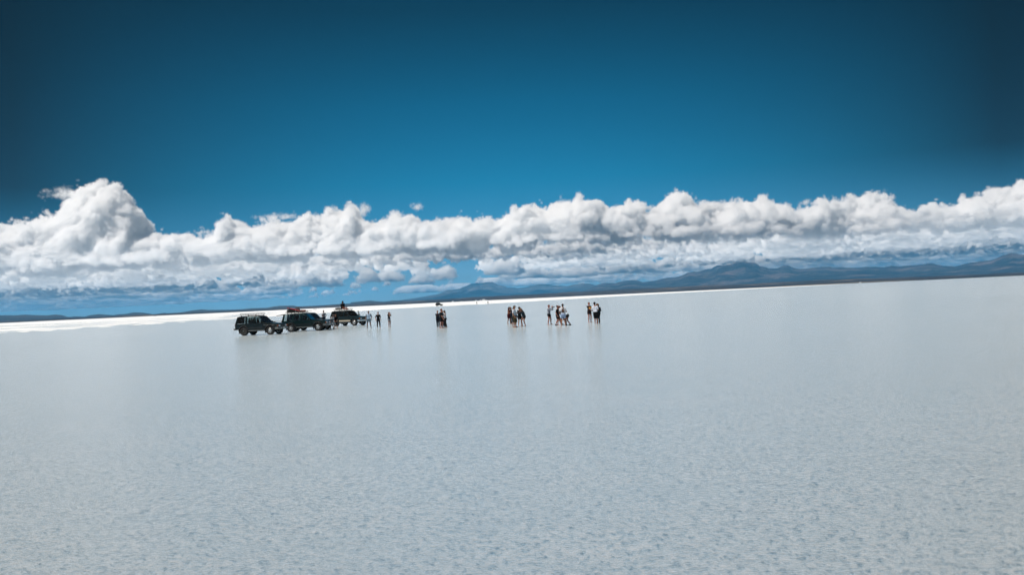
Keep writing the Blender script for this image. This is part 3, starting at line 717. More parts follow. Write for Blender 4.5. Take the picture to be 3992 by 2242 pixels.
for (u, v, s) in ((1225, 1207.5, 1.0), (1232, 1207.3, 0.8)):
    bm = bmesh.new(); bmesh.ops.create_cone(bm, segments=28, radius1=2.0 * s, radius2=0.15, depth=1.6 * s, cap_ends=True)
    bmesh.ops.subdivide_edges(bm, edges=[e for e in bm.edges if abs(e.verts[0].co.z - e.verts[1].co.z) > .1], cuts=6)
    for v_ in bm.verts: v_.co += Vector((mnoise.noise(v_.co * 1.3), mnoise.noise(v_.co * 1.3 + Vector((5, 0, 0))), 0)) * 0.18
    bmesh.ops.translate(bm, vec=(0, 0, 0.8 * s), verts=bm.verts)
    o = link('salt_pile', bm, mat_simple('grey_salt_heap', (0.42, 0.42, 0.42), 0.9, vary=0.2, scale=1.0), smooth=True)
    o.location = ground_at(u, v); tag(o, 'larger grey heap of salt left of its neighbour beyond the cars' if s == 1 else 'smaller grey heap of salt right of its neighbour beyond the cars', 'salt pile', 'salt piles on the dry salt')
# ---------------------------------------------------------------- people: capsules grown into one continuous skin
def capsule(bm, p0, r0_, p1, r1_, n=10, m_=4):
    p0, p1 = Vector(p0), Vector(p1); d = p1 - p0
    if d.length < 1e-6: d = Vector((0, 0, 1e-4)); p1 = p0 + d
    d = d.normalized(); a = d.orthogonal().normalized(); c = d.cross(a); rows = []
    for i in range(m_ + 1):
        t = -math.pi / 2 + (math.pi / 2) * i / m_; rows.append((p0 + d * (r0_ * math.sin(t)), max(1e-4, r0_ * math.cos(t))))
    for i in range(m_ + 1):
        t = (math.pi / 2) * i / m_; rows.append((p1 + d * (r1_ * math.sin(t)), max(1e-4, r1_ * math.cos(t))))
    prev = None
    for ctr, r in rows:
        cur = [bm.verts.new(ctr + r * (a * math.cos(k * math.tau / n) + c * math.sin(k * math.tau / n))) for k in range(n)]
        if prev:
            for k in range(n): bm.faces.new((prev[k], prev[(k + 1) % n], cur[(k + 1) % n], cur[k]))
        else: bm.faces.new(cur[::-1])
        prev = cur
    bm.faces.new(prev)

TMPS = bpy.data.scenes.new('modelling')
def blob(name, caps, vox, mat, parent, smooth=3, adapt=0.0, wrinkle=0.0, seed=0.0):
    bm = bmesh.new()
    for c in caps: capsule(bm, *c)
    me = bpy.data.meshes.new('tmp'); bm.to_mesh(me); bm.free()
    o = bpy.data.objects.new('tmp', me); TMPS.collection.objects.link(o)
    md = o.modifiers.new('r', 'REMESH'); md.mode = 'VOXEL'; md.voxel_size = vox; md.adaptivity = adapt
    if smooth: sm = o.modifiers.new('s', 'SMOOTH'); sm.factor = 0.5; sm.iterations = smooth
    with bpy.context.temp_override(scene=TMPS, view_layer=TMPS.view_layers[0]):
        dg = bpy.context.evaluated_depsgraph_get(); dg.update()
    res = bpy.data.meshes.new_from_object(o.evaluated_get(dg)); res.name = name
    bpy.data.objects.remove(o); bpy.data.meshes.remove(me)
    if wrinkle:
        for v in res.vertices:
            v.co = v.co + v.normal * wrinkle * mnoise.noise(Vector((v.co.x * 9 + seed, v.co.y * 9, v.co.z * 16)))
    res.materials.clear()
    return link(name, res, mat, parent, smooth=True)

def ik(a, c, l1, l2, hint):
    """elbow / knee position between a and c"""
    d = c - a; L = min(d.length, (l1 + l2) * 0.999); d.normalize(); c2 = a + d * L
    x = (l1 * l1 - l2 * l2 + L * L) / (2 * L); hgt = math.sqrt(max(0, l1 * l1 - x * x))
    h = (hint - d * hint.dot(d)); h = h.normalized() if h.length > 1e-5 else d.orthogonal().normalized()
    return a + d * x + h * hgt, c2

SKINS = {}
def skin(col):
    if col not in SKINS: SKINS[col] = mat_simple('skin', col, 0.55, vary=0.12, scale=14)
    return SKINS[col]
CLOTHS = {}
def cloth(col, nm='fabric'):
    k = (col, nm)
    if k not in CLOTHS: CLOTHS[k] = mat_simple(nm, col, 0.9, vary=0.22, scale=18, spec=0.15)
    return CLOTHS[k]
TAN, RED, PALE, BROWN = (0.30, 0.135, 0.075), (0.36, 0.15, 0.10), (0.42, 0.24, 0.17), (0.15, 0.075, 0.045)
BLK, NVY, WHT, GRY, LBL = (0.012, 0.012, 0.013), (0.014, 0.020, 0.032), (0.74, 0.75, 0.76), (0.30, 0.32, 0.36), (0.36, 0.50, 0.66)

def person(label, loc, h, facing, group=None, top=BLK, sleeve='short', bottom=BLK, leg='short', skin_c=TAN, hair=(0.02, 0.013, 0.01), hairstyle='short',
           lean=0.0, side=0.0, feet=None, hands=None, hipz=None, head=(0, 0), cap=None, shoes=None, hood=None, bust=0.0, brim=False, knees=None, sleeve_col=None, roll=0.0):
    """facing: 0 looks at the camera, 90 to the right of the picture, 180 away, -90 left; local axes: x forward, y to the figure's left"""
    root = empty('person'); tag(root, label, 'person', group)
    root.location = loc; root.rotation_euler = (0, 0, R(facing - 90))
    V = lambda x, y, z: Vector((x, y, z)) * h
    hz = hipz if hipz is not None else 0.515
    pel = V(0, 0, hz)
    if feet is None: feet = [(0.03, 0.065), (-0.02, -0.065)]     # left then right: forward, sideways [, height]
    rot = Matrix.Rotation(R(lean), 3, 'Y') @ Matrix.Rotation(R(-side), 3, 'X')
    T = lambda x, y, z: pel + rot @ V(x, y, z)                    # torso frame, from the hips up
    chest, neck = T(0.0, 0, 0.215), T(-0.004, 0, 0.305)
    sh = [T(0, 0.106, 0.272), T(0, -0.106, 0.272)]
    hrot = rot @ Matrix.Rotation(R(head[0]), 3, 'Z') @ Matrix.Rotation(R(head[1]), 3, 'Y')
    hc = neck + rot @ V(0.014, 0, 0.035) + hrot @ V(0.006, 0, 0.066)
    HD = lambda x, y, z: hc + hrot @ V(x, y, z)
    hip = [pel + V(0, 0.052, 0.0), pel + V(0, -0.052, 0.0)]
    legs = []
    for i in (0, 1):
        f = feet[i]; ank = V(f[0], f[1], 0.042 + (f[2] if len(f) > 2 else 0))
        kn, ank = ik(hip[i], ank, 0.245 * h, 0.238 * h, (Vector(knees[i]) if knees else Vector((1, 0.12 * (1 if i == 0 else -1), 0))))
        legs.append((hip[i], kn, ank))
    if hands is None: hands = [(0.03, 0.155, -0.04), (0.03, -0.155, -0.04)]   # relative to the hips
    arms = []
    for i in (0, 1):
        t = hands[i]; tgt = pel + (rot @ V(*t[:3]) if len(t) < 4 else V(*t[:3]))
        el, wr = ik(sh[i], tgt, 0.172 * h, 0.150 * h, Vector((-0.7, 0.5 * (1 if i == 0 else -1), -0.6)))
        arms.append((sh[i], el, wr))
    # --- body
    caps = []
    w = 1 - bust * 0.3
    caps += [(T(0, 0.048, 0.01), 0.056 * h, T(0, 0.042 * w, 0.12), 0.050 * h * w), (T(0, -0.048, 0.01), 0.056 * h, T(0, -0.042 * w, 0.12), 0.050 * h * w)]
    caps += [(T(0, 0.042 * w, 0.12), 0.050 * h * w, T(0.004, 0.060 * w, 0.235), 0.056 * h * w), (T(0, -0.042 * w, 0.12), 0.050 * h * w, T(0.004, -0.060 * w, 0.235), 0.056 * h * w)]
    caps += [(T(0, 0.05, 0.235), 0.05 * h, T(0, 0.094, 0.270), 0.028 * h), (T(0, -0.05, 0.235), 0.05 * h, T(0, -0.094, 0.270), 0.028 * h), (T(0, 0.03, 0.27), 0.05 * h, T(0, -0.03, 0.27), 0.05 * h)]
    caps += [(T(-0.02, 0.04, -0.005), 0.052 * h, T(-0.02, -0.04, -0.005), 0.052 * h)]
    if bust: caps += [(T(0.05, s * 0.035, 0.21), 0.03 * h, T(0.03, s * 0.035, 0.20), 0.03 * h) for s in (-1, 1)]
    caps += [(T(-0.005, 0, 0.275), 0.038 * h, neck + (hc - neck) * 0.35, 0.030 * h)]
    caps += [(HD(-0.012, 0, 0.012), 0.049 * h, HD(0.004, 0, 0.012), 0.046 * h), (HD(0.012, 0, -0.012), 0.038 * h, HD(0.026, 0, -0.045), 0.019 * h), (HD(-0.01, 0, -0.02), 0.036 * h, HD(0.01, 0, -0.03), 0.033 * h)]
    caps += [(HD(0.046, 0, 0.004), 0.006 * h, HD(0.058, 0, -0.012), 0.009 * h), (HD(0.040, 0.010, -0.031), 0.0065 * h, HD(0.040, -0.010, -0.031), 0.0065 * h)]
    for s in (-1, 1): caps.append((HD(-0.006, s * 0.049, 0.006), 0.008 * h, HD(-0.008, s * 0.049, -0.012), 0.006 * h))
    for i, (a_, k_, c_) in enumerate(legs):
        f = feet[i]; yaw = 0.18 * (1 if i == 0 else -1); fd = Vector((math.cos(yaw), math.sin(yaw), 0))
        caps += [(a_, 0.054 * h, k_, 0.034 * h), (k_, 0.033 * h, k_ + (c_ - k_) * 0.32 + Vector((-0.010 * h, 0, 0)), 0.034 * h), (k_ + (c_ - k_) * 0.32 + Vector((-0.010 * h, 0, 0)), 0.034 * h, c_, 0.020 * h)]
        fz = c_ - Vector((0, 0, 0.024 * h))
        caps += [(c_, 0.021 * h, fz + fd * -0.022 * h, 0.018 * h), (fz + fd * -0.022 * h, 0.018 * h, fz + fd * 0.062 * h, 0.017 * h), (fz + fd * 0.05 * h, 0.018 * h, fz + fd * 0.095 * h - Vector((0, 0, 0.004 * h)), 0.013 * h), (c_, 0.021 * h, fz + fd * 0.05 * h, 0.017 * h)]
    for i, (a_, e_, w_) in enumerate(arms):
        s = 1 if i == 0 else -1
        caps += [(a_, 0.030 * h, e_, 0.023 * h), (e_, 0.023 * h, e_ + (w_ - e_) * .35, 0.024 * h), (e_ + (w_ - e_) * .35, 0.024 * h, w_, 0.0155 * h)]
        d = (w_ - e_).normalized(); bd = e_ - (a_ + w_) / 2
        nrm = d.cross(bd) if bd.length > 1e-3 else d.orthogonal()
        nrm = nrm.normalized() if nrm.length > 1e-5 else d.orthogonal().normalized()
        acr = d.cross(nrm).normalized()
        pc = w_ + d * 0.028 * h
        caps += [(w_, 0.015 * h, w_ + d * 0.05 * h + acr * 0.012 * h, 0.0125 * h), (w_, 0.015 * h, w_ + d * 0.05 * h - acr * 0.012 * h, 0.0125 * h)]
        for q, ln in enumerate((0.036, 0.043, 0.040, 0.031)):     # four fingers, slightly curled
            b0 = w_ + d * 0.052 * h + acr * (0.0165 - 0.011 * q) * h
            b1 = b0 + (d * 0.9 + nrm * 0.12 * s + acr * 0.05 * (1.5 - q)) * ln * 0.55 * h; b2 = b1 + (d * 0.75 + nrm * 0.5 * s) * ln * 0.45 * h
            caps += [(b0, 0.0052 * h, b1, 0.0048 * h), (b1, 0.0048 * h, b2, 0.0042 * h)]
        t0 = w_ + d * 0.018 * h + acr * 0.014 * h; t1 = t0 + (d * 0.5 + acr * 0.75 + nrm * 0.2 * s).normalized() * 0.026 * h
        caps += [(t0, 0.0070 * h, t1, 0.0056 * h), (t1, 0.0056 * h, t1 + (d * 0.85 + acr * 0.3).normalized() * 0.020 * h, 0.0048 * h)]
    blob('body', caps, 0.0095, skin(skin_c), root, smooth=2)
    # --- clothes
    g = 0.010
    def leg_caps(frac, ease, r_end=None):
        out = []
        for a_, k_, c_ in legs:
            if frac <= 1: e = a_ + (k_ - a_) * frac; out.append((a_, 0.056 * h + g + ease, e, (0.054 - 0.020 * frac) * h + g + ease * 1.6))
            else:
                out.append((a_, 0.056 * h + g + ease, k_, 0.035 * h + g + ease))
                e = k_ + (c_ - k_) * (frac - 1); out.append((k_, 0.035 * h + g + ease, k_ + (e - k_) * .4 + Vector((-0.008 * h, 0, 0)), 0.035 * h + g + ease)); out.append((k_ + (e - k_) * .4 + Vector((-0.008 * h, 0, 0)), 0.035 * h + g + ease, e, 0.024 * h + g + ease))
        return out
    hipc = [(T(0, 0.048, 0.035), 0.054 * h + g, T(0, -0.048, 0.035), 0.054 * h + g), (T(-0.02, 0.04, -0.005), 0.055 * h + g, T(-0.02, -0.04, -0.005), 0.055 * h + g)]
    spec_ = {'mini': (0.32, 0.006), 'short': (0.58, 0.012), 'knee': (0.98, 0.020), 'long': (1.93, 0.004), 'loose': (1.93, 0.016)}[leg]
    blob({'mini': 'shorts', 'short': 'shorts', 'knee': 'shorts', 'long': 'trousers', 'loose': 'trousers'}[leg], hipc + leg_caps(*spec_), 0.013, cloth(bottom), root, smooth=3, wrinkle=0.006, seed=h * 7)
    tc_ = [(T(0, 0.046, 0.035), 0.056 * h + g, T(0, 0.042 * w, 0.12), 0.052 * h * w + g), (T(0, -0.046, 0.035), 0.056 * h + g, T(0, -0.042 * w, 0.12), 0.052 * h * w + g),
           (T(0, 0.042 * w, 0.12), 0.052 * h * w + g, T(0.004, 0.058 * w, 0.235), 0.056 * h * w + g), (T(0, -0.042 * w, 0.12), 0.052 * h * w + g, T(0.004, -0.058 * w, 0.235), 0.056 * h * w + g),
           (T(0, 0.03, 0.262), 0.052 * h + g * .6, T(0, -0.03, 0.262), 0.052 * h + g * .6), (T(0, 0.046, 0.04), 0.058 * h + g, T(0, -0.046, 0.04), 0.058 * h + g)]
    if sleeve != 'none': tc_ += [(T(0, 0.05, 0.24), 0.05 * h + g, T(0, 0.094, 0.268), 0.031 * h + g * .9), (T(0, -0.05, 0.24), 0.05 * h + g, T(0, -0.094, 0.268), 0.031 * h + g * .9)]
    if bust: tc_ += [(T(0.05, s * 0.035, 0.21), 0.03 * h + g, T(0.03, s * 0.035, 0.20), 0.03 * h + g) for s in (-1, 1)]
    sl = []
    for a_, e_, w_ in arms:
        if sleeve == 'short': sl.append((a_, 0.031 * h + g * .8, a_ + (e_ - a_) * 0.72, 0.026 * h + g * 1.0))
        elif sleeve == 'long': sl += [(a_, 0.031 * h + g * .8, e_, 0.024 * h + g * .8), (e_, 0.024 * h + g, e_ + (w_ - e_) * 0.95, 0.018 * h + g * .9)]
    if sleeve_col is None: tc_ += sl
    sh_o = blob({'none': 'vest', 'short': 'shirt', 'long': 'jacket'}[sleeve], tc_, 0.013, cloth(top), root, smooth=3, wrinkle=0.007, seed=h * 3)
    if sleeve_col is not None:
        for i, q in enumerate(sl): blob('sleeve', [q], 0.013, cloth(sleeve_col), sh_o, smooth=2, wrinkle=0.005, seed=i)
    # --- head
    hm = cloth(hair, 'hair')
    hcaps = [(HD(-0.020, 0, 0.020), 0.051 * h, HD(-0.006, 0, 0.034), 0.042 * h), (HD(-0.03, 0, -0.01), 0.038 * h, HD(-0.02, 0, 0.02), 0.046 * h)]
    if hairstyle == 'short': pass
    if hairstyle in ('long', 'blown'):
        hcaps += [(HD(-0.02, s * 0.030, 0.02), 0.028 * h, HD(-0.025, s * 0.036, -0.05), 0.022 * h) for s in (-1, 1)]
        if hairstyle == 'long': hcaps += [(HD(-0.035, 0, 0.0), 0.04 * h, HD(-0.048, 0, -0.09), 0.036 * h), (HD(-0.048, 0, -0.09), 0.036 * h, HD(-0.060, 0.01, -0.17), 0.020 * h)]
        else:
            wind = Matrix.Rotation(-R(facing - 90), 3, 'Z') @ Vector((-1.0 if brim == 'L' else 1.0, 0, 0.15))
            for k in range(5):
                q0 = HD(-0.02, (k - 2) * 0.016, 0.03 - 0.014 * k); hcaps += [(q0, 0.026 * h, q0 + (wind + Vector((0, 0, 0.12 * (2 - k)))) * 0.085 * h, 0.014 * h), (q0 + (wind + Vector((0, 0, 0.12 * (2 - k)))) * 0.085 * h, 0.014 * h, q0 + (wind + Vector((0, 0, 0.02 * k - 0.25))) * 0.13 * h, 0.006 * h)]
    if hairstyle == 'bun': hcaps += [(HD(-0.062, 0, 0.045), 0.026 * h, HD(-0.07, 0, 0.05), 0.024 * h)]
    if hairstyle == 'tail': hcaps += [(HD(-0.06, 0, 0.02), 0.02 * h, HD(-0.08, 0, -0.03), 0.022 * h), (HD(-0.08, 0, -0.03), 0.022 * h, HD(-0.075, 0, -0.11), 0.010 * h)]
    if hairstyle != 'none': blob('hair', hcaps, 0.011, hm, root, smooth=2, wrinkle=0.006, seed=h)
    for s in (-1, 1):
        bm = bmesh.new(); bmesh.ops.create_uvsphere(bm, u_segments=8, v_segments=6, radius=0.0055 * h); bmesh.ops.translate(bm, vec=HD(0.0445, s * 0.019, 0.006), verts=bm.verts); link('eye', bm, TRIM, root, smooth=True)
    if cap is not None:
        ccaps = [(HD(-0.016, 0, 0.030), 0.056 * h, HD(0.004, 0, 0.034), 0.050 * h)]
        co = blob('cap', ccaps, 0.011, cloth(cap), root, smooth=1)
        if brim is True: blob('cap_brim', [(HD(0.045, y * 0.01, 0.030), 0.010 * h, HD(0.098 - abs(y) * .008, y * 0.009, 0.024), 0.007 * h) for y in (-3, -2, -1, 0, 1, 2, 3)], 0.011, cloth(cap), co, smooth=1)
    if hood is not None:
        blob('hood', [(HD(-0.02, 0, 0.018), 0.062 * h, HD(-0.008, 0, 0.026), 0.055 * h), (HD(-0.03, 0, -0.02), 0.058 * h, HD(-0.03, 0, -0.06), 0.062 * h), (HD(-0.02, 0.04, -0.06), 0.03 * h, HD(-0.02, -0.04, -0.06), 0.03 * h)], 0.012, cloth(hood), root, smooth=2)
    if shoes is not None:
        for i, (a_, k_, c_) in enumerate(legs):
            yaw = 0.18 * (1 if i == 0 else -1); fd = Vector((math.cos(yaw), math.sin(yaw), 0)); fz = c_ - Vector((0, 0, 0.022 * h))
            blob('shoe', [(c_ + Vector((0, 0, 0.01 * h)), 0.026 * h, fz - fd * 0.02 * h, 0.023 * h), (fz - fd * 0.022 * h, 0.022 * h, fz + fd * 0.092 * h, 0.018 * h), (c_, 0.026 * h, fz + fd * 0.05 * h, 0.021 * h)], 0.011, cloth(shoes), root, smooth=1)
    root['h'] = h
    return root, T, HD, arms

def at(u, v, dz=-0.01):
    p = ground_at(u, v); p.z = dz + 0.012; return p
def world(root, p): return Matrix.LocRotScale(root.location, root.rotation_euler, None) @ Vector(p)

G1, G2, G3, G4, G5 = 'people beside the parked cars', 'huddle of people right of the cars', 'group of people around the person in white shirt and olive shorts', 'group of people around the white printed shirt', 'three people at the right end'
# beside the cars
Mc = Matrix.LocRotScale(car3.location, car3.rotation_euler, None)
sitp = Mc @ Vector((-0.90, -0.12, 2.03))
person('person in a dark hooded jacket sitting on the roof rack', sitp, 1.86, 12, G1, top=(0.010, 0.012, 0.016), sleeve='long', bottom=BLK, leg='long', skin_c=BROWN, hipz=0.12, hood=(0.010, 0.012, 0.016),
       feet=[(0.36, 0.09, 0.0), (0.34, -0.09, 0.0)], hands=[(0.15, 0.03, 0.12), (0.15, -0.03, 0.12)], lean=12, head=(0, 14), knees=[(0, 0.2, 1), (0, -0.2, 1)], shoes=BLK)
Mc4 = Matrix.LocRotScale(car4.location, car4.rotation_euler, None)
pp = Mc4 @ Vector((0.92, 1.03, 0.40))
person('person in a pale shirt standing behind the hidden car with elbow out', pp, 1.72, 25, G1, top=(0.50, 0.50, 0.53), sleeve='short', bottom=NVY, leg='long', skin_c=BROWN, hair=(0.012, 0.01, 0.01), hands=[(0.02, 0.13, 0.06), (0.22, -0.06, 0.13)], lean=8, shoes=BLK)
person('person in white top and cap at the front bumper of the red-poled car', at(1293, 1283), 1.66, 60, G1, top=(0.62, 0.62, 0.62), sleeve='short', bottom=(0.26, 0.26, 0.30), leg='knee', skin_c=BROWN, cap=(0.10, 0.09, 0.09), brim=True, lean=24, hands=[(0.20, 0.06, 0.10), (0.20, -0.06, 0.08)], feet=[(0.10, 0.06), (-0.04, -0.06)])
person('person in dark clothes bending right behind the one in white top and cap', at(1309, 1281.5), 1.66, 20, G1, top=BLK, sleeve='short', bottom=NVY, leg='knee', skin_c=TAN, lean=18, hands=[(0.15, 0.07, 0.03), (0.16, -0.06, 0.03)], feet=[(0.06, 0.09), (-0.06, -0.07)], hairstyle='tail')
person('person in light blue shirt with dark sleeves standing with legs apart', at(1439, 1280.5), 1.84, 5, G1, top=(0.42, 0.55, 0.70), sleeve='short', sleeve_col=(0.025, 0.035, 0.055), bottom=(0.10, 0.15, 0.19), leg='short', skin_c=BROWN, feet=[(0.02, 0.115), (0.0, -0.105)], hands=[(0.03, 0.165, 0.0), (0.04, -0.155, 0.01)])
person('person in black shirt and long dark trousers standing alone', at(1476, 1279), 1.71, 22, G1, top=(0.016, 0.014, 0.013), sleeve='short', bottom=(0.012, 0.014, 0.020), leg='long', skin_c=PALE, hair=(0.05, 0.028, 0.016), feet=[(0.03, 0.085), (0.0, -0.075)], hands=[(0.02, 0.155, -0.02), (0.01, -0.155, -0.02)], head=(-25, 6), bust=0.4)
person('person in dark top and pale denim shorts raising both hands to the face', at(1518, 1275), 1.62, 50, G1, top=(0.020, 0.015, 0.014), sleeve='short', bottom=(0.30, 0.32, 0.36), leg='mini', skin_c=TAN, hair=(0.035, 0.018, 0.012), hairstyle='long', bust=0.8, feet=[(0.03, 0.035), (-0.02, -0.035)], hands=[(0.13, 0.02, 0.36), (0.12, -0.03, 0.34)])
# huddle of four
person('person in long dark navy clothes with folded arms at the left of the huddle', at(1708, 1278.5), 1.64, 18, G2, top=NVY, sleeve='long', bottom=(0.012, 0.015, 0.022), leg='long', skin_c=TAN, hair=(0.06, 0.035, 0.02), feet=[(0.02, 0.05), (0, -0.04)], hands=[(0.13, -0.06, 0.17), (0.14, 0.06, 0.19)])
person('tall person in dark shirt and black shorts wearing a reddish brown cap', at(1721, 1280), 1.80, 62, G2, top=(0.010, 0.018, 0.022), sleeve='short', bottom=BLK, leg='short', skin_c=RED, hair=(0.16, 0.05, 0.02), cap=(0.20, 0.09, 0.06), feet=[(0.04, 0.05), (-0.03, -0.05)], hands=[(0.16, 0.12, 0.17), (0.17, -0.05, -0.03)], lean=4)
person('long-haired person in grey top and black trousers hugging the tall person', at(1738, 1278), 1.64, -75, G2, top=(0.42, 0.43, 0.46), sleeve='long', bottom=BLK, leg='long', skin_c=TAN, hairstyle='long', bust=0.7, feet=[(0.03, 0.05), (-0.07, -0.05)], hands=[(0.16, 0.05, 0.20), (0.08, -0.10, 0.14)], lean=6)
person('person hidden behind the tall person, only dark trouser legs showing', at(1727, 1277.2), 1.62, 10, G2, top=NVY, sleeve='long', bottom=(0.018, 0.022, 0.034), leg='long', skin_c=TAN, feet=[(0.02, 0.06), (0, -0.06)])
person('far figure standing with arms raised on the white salt', at(1859, 1187), 1.76, 30, 'far figures on the salt', top=(0.03, 0.022, 0.02), bottom=BLK, leg='long', skin_c=TAN, hands=[(0.10, 0.03, 0.38), (0.10, -0.04, 0.36)])
person('far figure standing straight at the edge of the water', at(1902.5, 1185.3), 1.70, 0, 'far figures on the salt', top=BLK, sleeve='long', bottom=BLK, leg='long', skin_c=TAN, feet=[(0, 0.03), (0, -0.03)])
# group around the person in white shirt and olive shorts
person('person with bare brown shoulders and dark red dress at the left of the middle group', at(1984.5, 1264), 1.65, 62, G3, top=(0.10, 0.018, 0.016), sleeve='none', bottom=(0.075, 0.014, 0.016), leg='short', skin_c=(0.25, 0.10, 0.05), hair=(0.012, 0.010, 0.010), hairstyle='long', bust=0.8, feet=[(0.07, 0.04), (-0.07, -0.03)], hands=[(0.19, 0.03, 0.24), (0.18, -0.05, 0.18)], lean=5)
person('ginger-haired person in black long clothes facing the person in the red dress', at(1994, 1262.3), 1.64, -60, G3, top=BLK, sleeve='long', bottom=BLK, leg='long', skin_c=TAN, hair=(0.14, 0.05, 0.02), hairstyle='tail', feet=[(0.03, 0.04), (-0.04, -0.04)], hands=[(0.14, 0.06, 0.26), (0.15, -0.04, 0.22)], lean=4)
OLIVE = (0.060, 0.052, 0.028)
r_, T_, H_, A_ = person('tall person in white shirt and olive shorts with dark sunglasses', at(2007, 1277.5), 1.84, 72, G3, top=(0.66, 0.70, 0.76), sleeve='short', bottom=OLIVE, leg='knee', skin_c=TAN, hair=(0.018, 0.014, 0.012), feet=[(0.03, 0.045), (-0.02, -0.035)], hands=[(0.03, 0.14, -0.03), (0.06, -0.145, -0.02)], head=(0, 8))
bm = bmesh.new()
for s in (-1, 1):
    add_tube(bm, [H_(0.050, s * 0.006, 0.052), H_(0.052, s * 0.038, 0.052)], 0.022 , 8); add_tube(bm, [H_(0.050, s * 0.040, 0.052), H_(-0.02, s * 0.054, 0.035)], 0.005, 5)
sg = link('sunglasses', bm, TRIM, smooth=True); sg.location = r_.location; sg.rotation_euler = r_.rotation_euler; tag(sg, 'dark sunglasses pushed up on the tall person in white shirt', 'sunglasses')
person('person in dark jacket mostly hidden behind the tall person in white shirt', at(2005, 1275.5), 1.66, 150, G3, top=(0.016, 0.025, 0.045), sleeve='long', bottom=(0.016, 0.018, 0.024), leg='knee', skin_c=TAN, hair=(0.02, 0.015, 0.012), hairstyle='bun', feet=[(0.02, 0.10), (0.0, -0.10)], hands=[(0.05, 0.16, 0.0), (0.05, -0.16, 0.0)])
person('person in black shirt and shorts with a peaked black cap looking right', at(2027, 1271), 1.68, 30, G3, top=(0.016, 0.016, 0.017), sleeve='short', bottom=(0.012, 0.012, 0.014), leg='short', skin_c=TAN, cap=BLK, brim=True, feet=[(0.02, 0.095), (0.0, -0.085)], hands=[(0.04, 0.16, 0.02), (0.17, -0.02, 0.26)], head=(58, 0))
person('person in dark jacket and black shorts leaning towards the person with peaked cap', at(2044.5, 1272), 1.70, -52, G3, top=(0.016, 0.026, 0.036), sleeve='long', bottom=BLK, leg='mini', skin_c=(0.26, 0.11, 0.065), hair=(0.20, 0.11, 0.06), hairstyle='long', bust=0.5, hipz=0.485, feet=[(0.02, 0.11), (0.06, -0.09)], hands=[(0.17, 0.12, -0.02, 1), (0.36, -0.10, 0.20, 1)], lean=24, head=(0, 8))
# group around the printed shirt
r_, T_, H_, A_ = person('person in grey hooded top and dark shorts holding up a camera', at(2142, 1266.6), 1.76, 62, G4, top=(0.27, 0.29, 0.34), sleeve='long', bottom=(0.02, 0.012, 0.014), leg='mini', skin_c=RED, hair=(0.12, 0.035, 0.025), hairstyle='short', feet=[(0.07, 0.045), (-0.05, -0.05)], hands=[(0.20, 0.03, 0.33), (0.17, -0.02, 0.335)], lean=1)
cr = empty('camera_body'); tag(cr, 'black camera held up by the person in grey hooded top', 'camera')
bm = bmesh.new(); add_box(bm, (0, 0, 0), (0.06, 0.14, 0.09)); bevel(link('case', bm, TRIM, cr), 0.008)
bm = bmesh.new(); add_tube(bm, [(0.03, 0, 0), (0.16, 0, 0.0)], 0.036, 14); link('lens', bm, TRIM, cr)
mid = (A_[0][2] + A_[1][2]) / 2 + Vector((0.07, 0, 0.03)); cr.location = world(r_, mid); cr.rotation_euler = r_.rotation_euler
person('striding person in black shirt and black shorts with dark hair', at(2175, 1269), 1.72, 70, G4, top=(0.015, 0.015, 0.016), sleeve='short', bottom=(0.013, 0.013, 0.015), leg='short', skin_c=RED, hair=(0.012, 0.011, 0.012), hairstyle='bun', hipz=0.50, feet=[(0.20, 0.04), (-0.09, -0.04)], hands=[(0.20, 0.06, -0.02), (0.04, -0.14, -0.02)], lean=3, shoes=(0.05, 0.03, 0.025))
person('person with reddish wind-blown hair behind the striding one', at(2176.5, 1267.3), 1.64, 80, G4, top=(0.02, 0.018, 0.018), sleeve='short', bottom=BLK, leg='short', skin_c=RED, hair=(0.16, 0.05, 0.025), hairstyle='blown', feet=[(0.15, 0.02), (-0.02, -0.03)], hands=[(0.10, 0.12, 0.04), (0.16, -0.06, 0.10)], lean=6)
r_, T_, H_, A_ = person('person seen from behind in white shirt with a big brown print and light blue shorts', at(2197, 1270.4), 1.82, 176, G4, top=(0.70, 0.72, 0.76), sleeve='short', bottom=(0.34, 0.44, 0.62), leg='short', skin_c=TAN, hair=(0.035, 0.022, 0.015), feet=[(0.0, 0.085), (0.02, -0.085)], hands=[(0.14, 0.10, 0.12), (0.14, -0.11, 0.11)])
mt, b, out = new_mat('shirt_print'); tc = b.n('ShaderNodeTexCoord')
nz = b.n('ShaderNodeTexNoise', {'Vector': tc.outputs['Object'], 'Scale': 9.0, 'Detail': 4.0}); cc = b.ramp(nz.outputs[0], [(0.35, (0.02, 0.03, 0.025)), (0.5, (0.14, 0.06, 0.035)), (0.62, (0.42, 0.24, 0.16))])
p = b.n('ShaderNodeBsdfPrincipled', {'Base Color': cc, 'Roughness': 0.85}); b.t.links.new(p.outputs[0], out.inputs[0]); PRINT = mt
bm = bmesh.new(); N = 8; gr = []
for j in range(N + 1):
    for i in range(N + 1):
        y = (i / N - .5) * 0.115; z = 0.085 + 0.155 * j / N
        gr.append(bm.verts.new(T_(-0.070 - 0.004 * (z > 0.12) + 0.9 * y * y, y - 0.006, z)))
for j in range(N):
    for i in range(N): bm.faces.new([gr[j * (N + 1) + i], gr[j * (N + 1) + i + 1], gr[(j + 1) * (N + 1) + i + 1], gr[(j + 1) * (N + 1) + i]])
link('shirt_print', bm, PRINT, r_, smooth=True)
bm = bmesh.new(); add_tube(bm, [T_(-0.03, -0.055, 0.315), T_(-0.070, -0.01, 0.25), T_(-0.077, 0.05, 0.16), T_(-0.045, 0.105, 0.10)], 0.018, 6)
bgs = empty('shoulder_bag'); tag(bgs, 'dark shoulder bag strapped across the white printed shirt', 'bag'); bgs.location = r_.location; bgs.rotation_euler = r_.rotation_euler
